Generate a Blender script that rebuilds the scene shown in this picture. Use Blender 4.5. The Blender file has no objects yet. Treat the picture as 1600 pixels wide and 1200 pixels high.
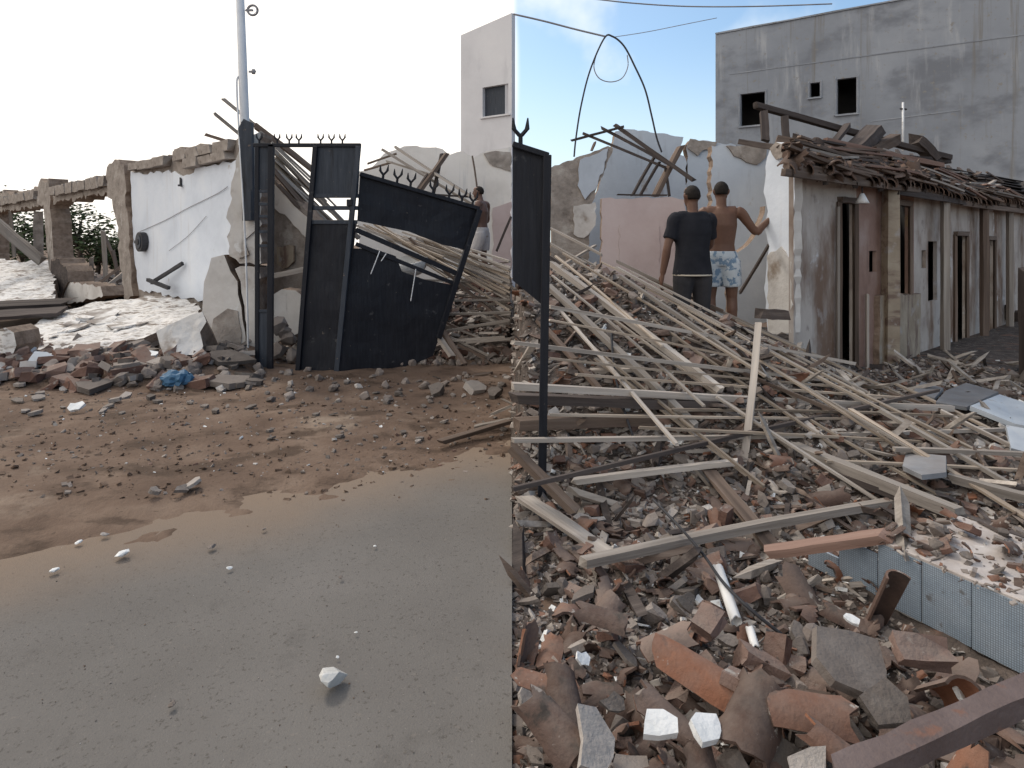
import bpy, bmesh, math, random
import numpy as np
from mathutils import Vector, Matrix, noise as mn
R = math.radians
rng = random.Random(7)

# ------------------------------------------------------------------ camera, sky, sun, exposure
F, HZ, CH = 1040.0, 380.0, 1.6          # focal length in photo pixels, horizon row, eye height
sc = bpy.context.scene
cam_d = bpy.data.cameras.new('camera'); cam = bpy.data.objects.new('camera', cam_d)
sc.collection.objects.link(cam); sc.camera = cam
cam.location = (0, 0, CH); cam.rotation_euler = (R(90), 0, 0)
cam_d.sensor_width = 36; cam_d.lens = 36 * F / 1600
cam_d.shift_y = -(600 - HZ) / 1600
cam_d.clip_start = 0.05; cam_d.clip_end = 2000

SUN_EL, SUN_AZ = 48, -38                 # azimuth from +Y towards +X
world = bpy.data.worlds.new('World'); sc.world = world; world.use_nodes = True
nt = world.node_tree; nt.nodes.clear()
def wn(t, **k):
    n = nt.nodes.new(t)
    for a, b in k.items(): setattr(n, a, b)
    return n
wo = wn('ShaderNodeOutputWorld'); bg = wn('ShaderNodeBackground'); bg.inputs[1].default_value = 0.1
sky = wn('ShaderNodeTexSky', sky_type='NISHITA', sun_disc=False, sun_elevation=R(SUN_EL), sun_rotation=R(SUN_AZ))
sky.air_density = 1.0; sky.dust_density = 1.5; sky.ozone_density = 1.2
tc = wn('ShaderNodeTexCoord'); sx = wn('ShaderNodeSeparateXYZ')
nt.links.new(tc.outputs['Generated'], sx.inputs[0])
nz = wn('ShaderNodeTexNoise'); nz.inputs['Scale'].default_value = 3.2; nz.inputs['Detail'].default_value = 6
nt.links.new(tc.outputs['Generated'], nz.inputs['Vector'])
# cloud bank to the left of the street, thin broken cloud to the right
def math_node(op, a, b=None, clamp=False):
    n = wn('ShaderNodeMath', operation=op); n.use_clamp = clamp
    for i, v in enumerate((a, b)):
        if v is None: continue
        if isinstance(v, (int, float)): n.inputs[i].default_value = v
        else: nt.links.new(v, n.inputs[i])
    return n.outputs[0]
def maprange(v, a, b, c=0, d=1):
    n = wn('ShaderNodeMapRange', interpolation_type='SMOOTHSTEP')
    nt.links.new(v, n.inputs[0])
    for i, q in enumerate((a, b, c, d)): n.inputs[i + 1].default_value = q
    return n.outputs[0]
edge = math_node('ADD', sx.outputs[0], math_node('MULTIPLY', math_node('SUBTRACT', nz.outputs[0], 0.5), 0.03))
bank = maprange(edge, 0.012, -0.006)
wisp = math_node('MULTIPLY', maprange(nz.outputs[0], 0.50, 0.64), 0.95)
low = maprange(sx.outputs[2], 0.30, -0.02, 0.0, 0.75)
thin = math_node('MAXIMUM', wisp, low)
blue = wn('ShaderNodeMix', data_type='RGBA')
nt.links.new(thin, blue.inputs[0])
tint = wn('ShaderNodeMix', data_type='RGBA', blend_type='MULTIPLY'); tint.inputs[0].default_value = 1
nt.links.new(sky.outputs[0], tint.inputs[6]); tint.inputs[7].default_value = (1.18, 1.34, 1.36, 1)
nt.links.new(tint.outputs[2], blue.inputs[6])
blue.inputs[7].default_value = (8.0, 8.7, 9.2, 1)
mx = wn('ShaderNodeMix', data_type='RGBA')
nt.links.new(bank, mx.inputs[0]); nt.links.new(blue.outputs[2], mx.inputs[6]); mx.inputs[7].default_value = (12.4, 11.7, 10.8, 1)
nt.links.new(mx.outputs[2], bg.inputs[0]); nt.links.new(bg.outputs[0], wo.inputs[0])

sl = bpy.data.lights.new('sun', 'SUN'); sl.energy = 1.5; sl.angle = R(10); sl.color = (1, .90, .78)
so = bpy.data.objects.new('sun', sl); sc.collection.objects.link(so)
d = Vector((math.sin(R(SUN_AZ)) * math.cos(R(SUN_EL)), math.cos(R(SUN_AZ)) * math.cos(R(SUN_EL)), math.sin(R(SUN_EL))))
so.rotation_euler = (-d).to_track_quat('-Z', 'Y').to_euler()

vs = sc.view_settings
vs.view_transform = 'Standard'; vs.look = 'None'; vs.gamma = 1; vs.exposure = 0.26; vs.use_curve_mapping = False
try:
    sc.cycles.use_denoising = True; sc.cycles.max_bounces = 4; sc.cycles.diffuse_bounces = 3
except Exception: pass

# ------------------------------------------------------------------ helpers
C = sc.collection
def P(px, py, Y): return Vector(((px - 800) / F * Y, Y, CH - (py - HZ) / F * Y))
def G(px, py, z=0.0): return P(px, py, F * (CH - z) / (py - HZ))
def sstep(a, b, x):
    t = max(0, min(1, (x - a) / (b - a))); return t * t * (3 - 2 * t)
def lerpt(x, tab):
    if x <= tab[0][0]: return tab[0][1]
    for (a, b), (c, e) in zip(tab, tab[1:]):
        if x <= c: return b + (e - b) * (x - a) / (c - a)
    return tab[-1][1]
def N(x, y, s, seed=0): return mn.noise(Vector((x * s + seed * 13.1, y * s - seed * 7.7, seed * 3.3)))

class Plane:                                     # an upright plane through two columns of known distance
    def __init__(s, pxa, Ya, pxb, Yb):
        s.a = P(pxa, HZ, Ya); s.b = P(pxb, HZ, Yb)
        s.u = (s.b - s.a).normalized(); s.n = Vector((s.u.y, -s.u.x, 0))
        if s.n.dot(-s.a) < 0: s.n = -s.n
        s.p = s.a
    def at(s, px, py):
        v = P(px, py, 1) - Vector((0, 0, CH)); o = Vector((0, 0, CH))
        return o + v * ((s.p - o).dot(s.n) / v.dot(s.n))
class Plane3(Plane):
    def __init__(s, p0, p1, p2):
        s.p = p0; s.n = (p1 - p0).cross(p2 - p0).normalized()
        if s.n.dot(Vector((0, 0, CH)) - p0) < 0: s.n = -s.n
def Front(Y): return Plane(0, Y, 800, Y)

def new_obj(name, me, mats, parent=None):
    o = bpy.data.objects.new(name, me); C.objects.link(o)
    if me is not None:
        for m in (mats if isinstance(mats, (list, tuple)) else [mats]):
            if len(me.materials) < 16 and m is not None: me.materials.append(m)
    if parent is not None: o.parent = parent
    return o
def from_bm(name, bm, mats, parent=None, smooth=False):
    me = bpy.data.meshes.new(name); bm.normal_update(); bm.to_mesh(me); bm.free()
    if smooth:
        for p in me.polygons: p.use_smooth = True
    return new_obj(name, me, mats, parent)
def tag(o, label=None, cat=None, group=None, kind=None):
    if label: o['label'] = label
    if cat: o['category'] = cat
    if group: o['group'] = group
    if kind: o['kind'] = kind
    return o
def empty(name, loc=(0, 0, 0), label=None, cat=None, group=None):
    o = bpy.data.objects.new(name, None); C.objects.link(o); o.location = loc; o.empty_display_size = .1
    return tag(o, label, cat, group)
def keep(o, parent):                              # parent without moving
    o.parent = parent; o.matrix_parent_inverse = Matrix.Translation(parent.location).inverted()
    return o

ORD = 'first second third fourth fifth sixth seventh eighth ninth tenth eleventh twelfth thirteenth fourteenth fifteenth sixteenth seventeenth eighteenth nineteenth twentieth twenty-first twenty-second twenty-third twenty-fourth twenty-fifth twenty-sixth'.split()
# ------------------------------------------------------------------ materials
def mat(name, ramp, scale=4, rough=.9, bump=.25, bs=40, var=0.0, stretch=(1, 1, 1), stains=(), spec=.2, metal=0, rramp=None, rmix=.6, dust=None, det=5, extra=None):
    m = bpy.data.materials.new(name); m.use_nodes = True; t = m.node_tree; L = t.links
    b = t.nodes['Principled BSDF']; b.inputs['Roughness'].default_value = rough; b.inputs['Metallic'].default_value = metal
    b.inputs['Specular IOR Level'].default_value = spec
    def nn(ty, **k):
        n = t.nodes.new(ty)
        for a, v in k.items(): setattr(n, a, v)
        return n
    co = nn('ShaderNodeTexCoord'); mp = nn('ShaderNodeMapping'); mp.inputs['Scale'].default_value = stretch
    L.new(co.outputs['Object'], mp.inputs[0])
    oi = nn('ShaderNodeObjectInfo'); ge = nn('ShaderNodeNewGeometry')
    ad = nn('ShaderNodeMath', operation='ADD'); L.new(oi.outputs['Random'], ad.inputs[0]); L.new(ge.outputs['Random Per Island'], ad.inputs[1])
    fr = nn('ShaderNodeMath', operation='FRACT'); L.new(ad.outputs[0], fr.inputs[0])
    w = nn('ShaderNodeMath', operation='MULTIPLY'); L.new(fr.outputs[0], w.inputs[0]); w.inputs[1].default_value = 37 if (var or rramp) else 0
    def noise(s, vec, d=det):
        n = nn('ShaderNodeTexNoise', noise_dimensions='4D'); n.inputs['Scale'].default_value = s; n.inputs['Detail'].default_value = d
        n.inputs['Roughness'].default_value = .62; L.new(vec, n.inputs['Vector']); L.new(w.outputs[0], n.inputs['W']); return n.outputs[0]
    def rampn(fac, cols):
        r = nn('ShaderNodeValToRGB'); e = r.color_ramp.elements
        while len(e) < len(cols): e.new(.5)
        for i, (p, c) in enumerate(cols): e[i].position = p; e[i].color = (*c, 1)
        L.new(fac, r.inputs[0]); return r.outputs[0]
    def mixc(fac, a, c):
        n = nn('ShaderNodeMix', data_type='RGBA')
        if isinstance(fac, float): n.inputs[0].default_value = fac
        else: L.new(fac, n.inputs[0])
        L.new(a, n.inputs[6])
        if isinstance(c, tuple): n.inputs[7].default_value = (*c, 1)
        else: L.new(c, n.inputs[7])
        return n.outputs[2]
    def mr(v, lo, hi, c=0., e=1.):
        n = nn('ShaderNodeMapRange', interpolation_type='SMOOTHSTEP'); L.new(v, n.inputs[0])
        for i, q in enumerate((lo, hi, c, e)): n.inputs[i + 1].default_value = q
        return n.outputs[0]
    base = noise(scale, mp.outputs[0]); col = rampn(base, ramp)
    if rramp: col = mixc(rmix, col, rampn(fr.outputs[0], rramp))
    for st in stains:                              # (colour, scale, lo, hi, stretch)
        m2 = nn('ShaderNodeMapping'); m2.inputs['Scale'].default_value = st[4] if len(st) > 4 else (1, 1, 1)
        m2.inputs['Location'].default_value = (st[1] * 1.7, st[1] * .9, st[2] * 11)
        L.new(co.outputs['Object'], m2.inputs[0])
        col = mixc(mr(noise(st[1], m2.outputs[0]), st[2], st[3]), col, st[0])
    if extra: col = extra(t, L, nn, co, noise, mixc, mr, col)
    if var:
        hs = nn('ShaderNodeHueSaturation'); L.new(col, hs.inputs['Color']); v = nn('ShaderNodeMapRange'); L.new(fr.outputs[0], v.inputs[0])
        v.inputs[3].default_value = 1 - var; v.inputs[4].default_value = 1 + var; L.new(v.outputs[0], hs.inputs['Value']); col = hs.outputs[0]
    if dust:                                       # settled dust on upward faces
        sp = nn('ShaderNodeSeparateXYZ'); L.new(ge.outputs['Normal'], sp.inputs[0])
        k = nn('ShaderNodeMath', operation='MULTIPLY'); L.new(mr(sp.outputs[2], .3, .95, 0, dust[1]), k.inputs[0]); L.new(mr(noise(9, co.outputs['Object']), .3, .65), k.inputs[1])
        col = mixc(k.outputs[0], col, dust[0])
    L.new(col, b.inputs['Base Color'])
    if bump:
        bp = nn('ShaderNodeBump'); bp.inputs['Strength'].default_value = bump; bp.inputs['Distance'].default_value = .02
        L.new(noise(bs, mp.outputs[0], 4), bp.inputs['Height']); L.new(bp.outputs[0], b.inputs['Normal'])
    return m

DUST = (.21, .178, .158)
M = {}
M['plaster_white'] = mat('plaster_white', [(.25, (.54, .59, .67)), (.5, (.67, .725, .81)), (.75, (.76, .80, .86))], 1.2, bump=.25, bs=14,
    stains=[((.56, .57, .60), 1.1, .55, .8, (5, 5, .5)), ((.42, .38, .34), 2.2, .66, .73), ((.34, .30, .27), .9, .68, .74)])
M['plaster_dirty'] = mat('plaster_dirty', [(.25, (.40, .375, .355)), (.5, (.58, .56, .54)), (.75, (.70, .685, .67))], 1.6, bump=.5, bs=12,
    stains=[((.24, .19, .15), 1.4, .55, .68), ((.68, .68, .68), 3.5, .6, .68), ((.19, .17, .155), 2.0, .62, .76, (5, 5, .4))])
M['plaster_cream'] = mat('plaster_cream', [(.25, (.60, .57, .54)), (.5, (.74, .71, .68)), (.75, (.78, .76, .74))], 1.2, bump=.2, bs=14,
    stains=[((.42, .36, .30), 1.3, .61, .74), ((.52, .52, .53), 1.2, .55, .8, (5, 5, .4))])
M['plaster_blue'] = mat('plaster_blue', [(.25, (.38, .42, .48)), (.5, (.47, .52, .59)), (.75, (.58, .62, .67))], 1.1, bump=.25, bs=14,
    stains=[((.27, .27, .29), 1.2, .55, .75, (4, 4, .5)), ((.30, .25, .21), 1.6, .62, .7)])
M['plaster_pink'] = mat('plaster_pink', [(.3, (.46, .37, .365)), (.5, (.53, .44, .435)), (.7, (.57, .49, .485))], 1.6, bump=.2, bs=14,
    stains=[((.36, .32, .33), 1.5, .58, .72), ((.3, .26, .25), 1.2, .62, .8, (5, 5, .4))])
M['whitewash'] = mat('whitewash', [(.28, (.38, .36, .345)), (.45, (.64, .625, .61)), (.7, (.78, .77, .76))], 5, bump=1, bs=14,
    stains=[((.22, .185, .16), 2.6, .55, .60, (1, 2.6, 2.6)), ((.40, .37, .345), 7, .53, .58, (1, 3, 3)), ((.27, .24, .22), 1.2, .58, .66)])
M['adobe'] = mat('adobe', [(.25, (.16, .14, .125)), (.5, (.30, .265, .24)), (.75, (.43, .395, .365))], 5, bump=.9, bs=16,
    stains=[((.42, .39, .36), 2.5, .58, .68), ((.09, .07, .06), 3, .6, .72)])
M['adobe_edge'] = mat('adobe_edge', [(.25, (.12, .09, .07)), (.5, (.24, .18, .14)), (.75, (.34, .27, .22))], 9, bump=1, bs=25)
M['cement'] = mat('cement', [(.25, (.19, .208, .24)), (.5, (.255, .278, .318)), (.75, (.325, .348, .388))], .35, bump=.2, bs=9,
    stains=[((.175, .19, .22), .5, .5, .66, (1, 1, 1.6)), ((.40, .415, .44), .7, .55, .75, (3, 3, .4)), ((.19, .185, .18), 1.0, .54, .72, (4, 4, .18)), ((.24, .235, .23), 6, .58, .68)])
M['cement_pale'] = mat('cement_pale', [(.25, (.54, .54, .57)), (.5, (.65, .65, .68)), (.75, (.72, .72, .74))], .4, bump=.2, bs=9,
    stains=[((.54, .54, .57), .6, .52, .72, (2, 2, .6))])
M['room_shade_paint'] = mat('room_shade_paint', [(.3, (.05, .05, .055)), (.7, (.08, .08, .08))], 2, bump=0)  # indoor shade put into the colour: near-black walls and floors behind the openings
M['house_wall'] = mat('house_wall', [(.25, (.27, .232, .208)), (.45, (.44, .395, .362)), (.75, (.58, .535, .50))], 1.3, bump=.4, bs=14,
    stains=[((.19, .128, .095), .8, .44, .62, (1.6, 1.6, .7)), ((.13, .11, .098), 1.1, .58, .76, (3, 3, .3)), ((.30, .26, .24), 5, .55, .68), ((.56, .55, .56), 2.5, .62, .7)])
M['house_wall_red'] = mat('house_wall_red', [(.25, (.17, .10, .08)), (.5, (.29, .19, .155)), (.75, (.40, .31, .28))], 1.7, bump=.4, bs=14,
    stains=[((.11, .08, .07), 1.5, .55, .7, (5, 5, .4)), ((.33, .24, .13), 1.9, .58, .7)])
M['ochre'] = mat('ochre', [(.3, (.26, .21, .16)), (.7, (.40, .345, .275))], 3, bump=.3, bs=14, stains=[((.17, .12, .10), 2, .48, .66, (3, 3, .8)), ((.36, .33, .31), 4, .56, .66)])
M['wood_grey'] = mat('wood_grey', [(.25, (.16, .135, .118)), (.5, (.33, .295, .265)), (.75, (.48, .44, .40))], 9, rough=.85, bump=.5, bs=22, var=.28, stretch=(.06, 1.6, 1.6))
M['wood_straw'] = mat('wood_straw', [(.25, (.15, .118, .09)), (.5, (.32, .265, .215)), (.75, (.50, .44, .375))], 9, rough=.85, bump=.5, bs=22, var=.38, stretch=(.06, 1.6, 1.6))
M['wood_brown'] = mat('wood_brown', [(.25, (.065, .048, .039)), (.5, (.145, .108, .088)), (.75, (.25, .20, .168))], 9, rough=.85, bump=.5, bs=22, var=.3, stretch=(.06, 1.6, 1.6))
M['wood_dark'] = mat('wood_dark', [(.3, (.035, .03, .03)), (.6, (.085, .07, .065)), (.8, (.15, .13, .12))], 9, rough=.9, bump=.6, bs=22, var=.25, stretch=(.06, 1.6, 1.6))
M['wood_red'] = mat('wood_red', [(.3, (.15, .09, .07)), (.6, (.25, .165, .135)), (.8, (.36, .28, .24))], 9, rough=.85, bump=.4, bs=22, stretch=(.06, 1.6, 1.6))
M['steel_purple'] = mat('steel_purple', [(.3, (.085, .06, .056)), (.6, (.125, .095, .092)), (.8, (.18, .145, .14))], 5, rough=.75, bump=.35, bs=50, spec=.4, stains=[((.15, .08, .06), 12, .58, .68)])
M['gate_black'] = mat('gate_black', [(.3, (.010, .011, .016)), (.6, (.016, .018, .025)), (.8, (.028, .03, .037))], 6, rough=.55, bump=.25, bs=5, spec=.22, stretch=(6, 6, .5),
    stains=[((.07, .07, .075), 7, .62, .72), ((.10, .085, .075), 18, .66, .72)])
M['gate_blue'] = mat('gate_blue', [(.3, (.026, .033, .045)), (.6, (.044, .053, .07)), (.8, (.075, .085, .10))], 5, rough=.55, bump=.25, bs=5, spec=.25, stretch=(6, 6, .5),
    stains=[((.15, .12, .10), 14, .62, .70), ((.02, .02, .024), 3, .55, .7, (4, 4, .4))])
M['pole_white'] = mat('pole_white', [(.3, (.62, .64, .68)), (.7, (.78, .79, .80))], 3, rough=.5, bump=.05, stains=[((.4, .38, .36), 5, .62, .75)])
M['cable'] = mat('cable', [(.3, (.03, .03, .035)), (.7, (.06, .06, .065))], 5, rough=.6, bump=0)
M['cable_grey'] = mat('cable_grey', [(.3, (.22, .22, .24)), (.7, (.32, .32, .34))], 5, rough=.6, bump=0)
M['terracotta'] = mat('terracotta', [(.25, (.075, .05, .043)), (.5, (.16, .098, .076)), (.75, (.26, .165, .125))], 7, bump=.35, bs=40, var=.25,
    rramp=[(0, (.04, .032, .030)), (.2, (.085, .058, .05)), (.4, (.075, .06, .057)), (.55, (.13, .088, .073)), (.70, (.27, .105, .052)), (.82, (.11, .09, .082)), (1, (.19, .155, .135))], dust=(DUST, .38),
    stains=[((.05, .042, .038), 6, .57, .68), ((.34, .31, .285), 11, .62, .67)])
M['roof_clay'] = mat('roof_clay', [(.25, (.05, .038, .034)), (.5, (.11, .078, .065)), (.75, (.20, .155, .13))], 8, bump=.4, bs=40, var=.3,
    rramp=[(0, (.055, .045, .042)), (.4, (.11, .082, .07)), (.75, (.15, .095, .072)), (1, (.20, .165, .145))])
M['brick'] = mat('brick', [(.25, (.10, .06, .05)), (.5, (.19, .115, .092)), (.75, (.28, .195, .165))], 10, bump=.6, bs=40, var=.28,
    rramp=[(0, (.12, .07, .058)), (.35, (.20, .115, .09)), (.6, (.17, .12, .105)), (1, (.22, .165, .14))], dust=(DUST, .6), stains=[((.36, .33, .30), 8, .6, .66)])
M['chunk'] = mat('chunk', [(.25, (.13, .11, .10)), (.5, (.23, .20, .18)), (.75, (.36, .33, .305))], 7, bump=.6, bs=30, var=.25,
    rramp=[(0, (.065, .056, .053)), (.4, (.135, .117, .108)), (.72, (.21, .187, .174)), (.92, (.34, .32, .305)), (1, (.62, .61, .60))], dust=((.21, .178, .158), .28))
M['chip_white'] = mat('chip_white', [(.3, (.62, .64, .65)), (.7, (.78, .79, .80))], 6, bump=.4, bs=30, stains=[((.4, .36, .32), 14, .58, .68)])
M['stone'] = mat('stone', [(.25, (.10, .085, .075)), (.5, (.20, .17, .155)), (.75, (.31, .28, .26))], 7, bump=.7, bs=30, var=.25, dust=(DUST, .35))
M['slate'] = mat('slate', [(.3, (.17, .175, .19)), (.7, (.27, .28, .30))], 5, bump=.2, bs=20, var=.2, dust=(DUST, .3))
M['panel_blue'] = mat('panel_blue', [(.3, (.36, .40, .46)), (.7, (.52, .56, .60))], 4, bump=.1, bs=20, rough=.6, stains=[((.3, .27, .25), 6, .58, .7)])
M['rubble_base'] = mat('rubble_base', [(.25, (.03, .025, .022)), (.45, (.07, .057, .05)), (.62, (.125, .10, .087)), (.8, (.22, .19, .17))], 9, bump=1, bs=45, det=7,
    stains=[((.16, .09, .065), 4, .57, .66), ((.30, .28, .26), 22, .6, .66)])
M['dirt'] = mat('dirt', [(.25, (.078, .050, .036)), (.5, (.142, .097, .072)), (.75, (.22, .163, .125))], 1.6, bump=.6, bs=30, det=7,
    stains=[((.075, .050, .036), 2.2, .50, .64, (1, 1.6, 1)), ((.265, .21, .165), 1.1, .57, .72), ((.09, .062, .045), 14, .6, .68)])
def road_dust(t, L, nn, co, noise, mixc, mr, col):
    # sand carried from the verge on to the asphalt, thinning out away from it
    dp = nn('ShaderNodeVectorMath', operation='DOT_PRODUCT'); L.new(co.outputs['Object'], dp.inputs[0]); dp.inputs[1].default_value = (-.602, .798, 0)
    a = nn('ShaderNodeMath', operation='MULTIPLY_ADD'); L.new(noise(.9, co.outputs['Object']), a.inputs[0]); a.inputs[1].default_value = .9; L.new(dp.outputs['Value'], a.inputs[2])
    col = mixc(mr(a.outputs[0], 3.75, 4.85, 0, .9), col, (.235, .18, .138))
    return mixc(mr(noise(26, co.outputs['Object']), .58, .72, 0, .4), col, (.235, .205, .18))
M['asphalt'] = mat('asphalt', [(.3, (.139, .130, .123)), (.5, (.155, .146, .138)), (.7, (.171, .161, .153))], 1.4, bump=.3, bs=120, det=8, spec=.03, rough=1,
    stains=[((.172, .163, .154), .6, .5, .7), ((.135, .127, .120), 3.5, .58, .7), ((.105, .097, .09), 60, .56, .66), ((.22, .205, .19), 90, .60, .68)], extra=road_dust)
def mosaic(t, L, nn, co, noise, mixc, mr, col):
    bt = nn('ShaderNodeTexBrick'); bt.offset = .0; bt.inputs['Scale'].default_value = 1
    bt.inputs['Brick Width'].default_value = .009; bt.inputs['Row Height'].default_value = .009; bt.inputs['Mortar Size'].default_value = .0016
    bt.inputs['Color1'].default_value = (1, 1, 1, 1); bt.inputs['Color2'].default_value = (.72, .72, .72, 1); bt.inputs['Mortar'].default_value = (0, 0, 0, 1)
    mp = nn('ShaderNodeMapping'); mp.inputs['Rotation'].default_value = (R(90), 0, 0); L.new(co.outputs['Object'], mp.inputs[0]); L.new(mp.outputs[0], bt.inputs[0])
    return mixc(bt.outputs['Color'], mixc(.75, col, (.10, .12, .145)), col)
M['mosaic'] = mat('mosaic', [(.3, (.23, .30, .38)), (.5, (.31, .385, .47)), (.7, (.39, .455, .53))], 5, rough=.5, bump=.05, bs=60, spec=.5, extra=mosaic, stains=[((.22, .205, .20), 5, .55, .72), ((.14, .13, .125), 16, .6, .7)])
M['top_dusty'] = mat('top_dusty', [(.25, (.27, .24, .225)), (.5, (.42, .385, .37)), (.75, (.56, .53, .52))], 4, bump=.5, bs=20, stains=[((.25, .19, .16), 5, .55, .66), ((.6, .59, .58), 9, .6, .68)])
M['skin'] = mat('skin', [(.3, (.105, .053, .036)), (.7, (.15, .078, .052))], 6, rough=.55, bump=.03, spec=.4)
M['skin_dark'] = mat('skin_dark', [(.3, (.11, .06, .045)), (.7, (.15, .085, .065))], 6, rough=.55, bump=.03, spec=.4)
M['hair'] = mat('hair', [(.3, (.012, .01, .009)), (.7, (.025, .02, .018))], 30, rough=.8, bump=.5, bs=90)
M['cloth_black'] = mat('cloth_black', [(.3, (.014, .015, .02)), (.7, (.026, .027, .034))], 5, rough=.95, bump=.4, bs=10)
M['cloth_dark'] = mat('cloth_dark', [(.3, (.03, .03, .035)), (.7, (.055, .052, .055))], 5, rough=.95, bump=.4, bs=10)
M['cloth_light'] = mat('cloth_light', [(.3, (.38, .36, .37)), (.7, (.52, .50, .50))], 5, rough=.95, bump=.4, bs=10)
M['cloth_print'] = mat('cloth_print', [(.3, (.40, .46, .52)), (.7, (.54, .58, .62))], 5, rough=.95, bump=.3, bs=10, stains=[((.16, .24, .34), 14, .5, .56)])
M['belt'] = mat('belt', [(.3, (.45, .40, .33)), (.7, (.55, .50, .42))], 5, bump=0)
M['leaf'] = mat('leaf', [(.3, (.035, .055, .025)), (.7, (.09, .12, .055))], 2, rough=.7, bump=0, var=.4)
M['bark'] = mat('bark', [(.3, (.07, .055, .045)), (.7, (.16, .13, .11))], 8, bump=.8, bs=15, stretch=(1, 1, .2))
M['plastic_white'] = mat('plastic_white', [(.3, (.66, .66, .66)), (.7, (.78, .78, .77))], 4, rough=.4, bump=.02, stains=[((.45, .4, .36), 6, .6, .72)])
M['plastic_blue'] = mat('plastic_blue', [(.3, (.03, .09, .17)), (.7, (.06, .14, .24))], 6, rough=.5, bump=.3, bs=12)
M['glass_white'] = mat('glass_white', [(.3, (.40, .40, .39)), (.7, (.62, .62, .61))], 9, rough=.3, bump=.4, bs=20, spec=.6)
M['tin'] = mat('tin', [(.3, (.10, .095, .095)), (.7, (.17, .16, .155))], 4, rough=.7, bump=.2, bs=10)

# ------------------------------------------------------------------ shape builders
def jag_outline(pts, amt, step, seed):
    r = random.Random(seed); out = []
    n = len(pts)
    for i in range(n):
        a, b = pts[i], pts[(i + 1) % n]; k = max(1, int((b - a).length / step))
        for j in range(k):
            p = a.lerp(b, j / k)
            if j: p = p + Vector((r.uniform(-1, 1), r.uniform(-1, 1), r.uniform(-1, 1))) * amt
            out.append(p)
    return out
def slab(name, plane, outline, thick, m_face, m_edge=None, parent=None, jag=.03, step=.12, off=0.0, seed=1, rough=0.0):
    """a wall piece: outline in the plane, real thickness behind it; broken edge in its own material"""
    pts = [plane.at(*q) + plane.n * off for q in outline]
    if jag: pts = jag_outline(pts, jag, step, seed)
    pts = [p - plane.n * ((p - plane.p).dot(plane.n) - off) for p in pts]
    bm = bmesh.new(); r = random.Random(seed + 5)
    f = [bm.verts.new(p) for p in pts]; bk = [bm.verts.new(p - plane.n * (thick * (1 + r.uniform(-rough, rough)))) for p in pts]
    bm.faces.new(f); bm.faces.new(bk[::-1])
    n = len(f)
    for i in range(n):
        q = bm.faces.new((f[i], bk[i], bk[(i + 1) % n], f[(i + 1) % n])); q.material_index = 1 if m_edge else 0
    bmesh.ops.recalc_face_normals(bm, faces=bm.faces)
    bmesh.ops.triangulate(bm, faces=[q for q in bm.faces if len(q.verts) > 4])
    return from_bm(name, bm, [m_face] + ([m_edge] if m_edge else []), parent)
def beam(name, p0, p1, w, h, m, parent=None, seg=5, bend=.012, seed=None, roll=0.0, taper=0.0):
    """a sawn timber between two points: slightly bowed, uneven and split at its ends"""
    r = random.Random(hash((round(p0.x, 3), round(p0.z, 3), round(p1.x, 3))) if seed is None else seed)
    v = p1 - p0; L = v.length; q = v.to_track_quat('X', 'Z')
    bm = bmesh.new(); rings = []
    bx, bz = r.uniform(-bend, bend) * L, r.uniform(-bend, bend) * L * .5
    for i in range(seg + 1):
        t = i / seg; s = math.sin(math.pi * t); k = 1 - taper * t
        cx = L * t; ring = []
        for sy, sz in ((-1, -1), (1, -1), (1, 1), (-1, 1)):
            e = r.uniform(-.4, .4) * w if i in (0, seg) else 0
            ring.append(bm.verts.new((cx + e, sy * w * .5 * k * r.uniform(.88, 1.08) + bx * s, sz * h * .5 * k * r.uniform(.88, 1.08) + bz * s)))
        rings.append(ring)
    for a, b in zip(rings, rings[1:]):
        for i in range(4): bm.faces.new((a[i], a[(i + 1) % 4], b[(i + 1) % 4], b[i]))
    bm.faces.new(rings[0][::-1]); bm.faces.new(rings[-1])
    bmesh.ops.recalc_face_normals(bm, faces=bm.faces)
    o = from_bm(name, bm, m, parent)
    o.matrix_world = Matrix.Translation(p0) @ q.to_matrix().to_4x4() @ Matrix.Rotation(roll, 4, 'X')
    return o
def tube(name, pts, rad, m, parent=None, sides=6, smooth=True):
    bm = bmesh.new(); rings = []
    for i, p in enumerate(pts):
        a = pts[max(0, i - 1)]; b = pts[min(len(pts) - 1, i + 1)]; q = (b - a).to_track_quat('Z', 'Y')
        rr = rad[i] if isinstance(rad, (list, tuple)) else rad
        rings.append([bm.verts.new(p + q @ Vector((math.cos(k / sides * 2 * math.pi) * rr, math.sin(k / sides * 2 * math.pi) * rr, 0))) for k in range(sides)])
    for a, b in zip(rings, rings[1:]):
        for i in range(sides): bm.faces.new((a[i], a[(i + 1) % sides], b[(i + 1) % sides], b[i]))
    bm.faces.new(rings[0][::-1]); bm.faces.new(rings[-1])
    bmesh.ops.recalc_face_normals(bm, faces=bm.faces)
    return from_bm(name, bm, m, parent, smooth)
def spline(ps, k=8):
    out = []
    for i in range(len(ps) - 1):
        p0, p1, p2, p3 = ps[max(0, i - 1)], ps[i], ps[i + 1], ps[min(len(ps) - 1, i + 2)]
        for j in range(k):
            t = j / k; out.append(.5 * ((2 * p1) + (p2 - p0) * t + (2 * p0 - 5 * p1 + 4 * p2 - p3) * t * t + (3 * p1 - p0 - 3 * p2 + p3) * t ** 3))
    return out + [ps[-1]]
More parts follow.
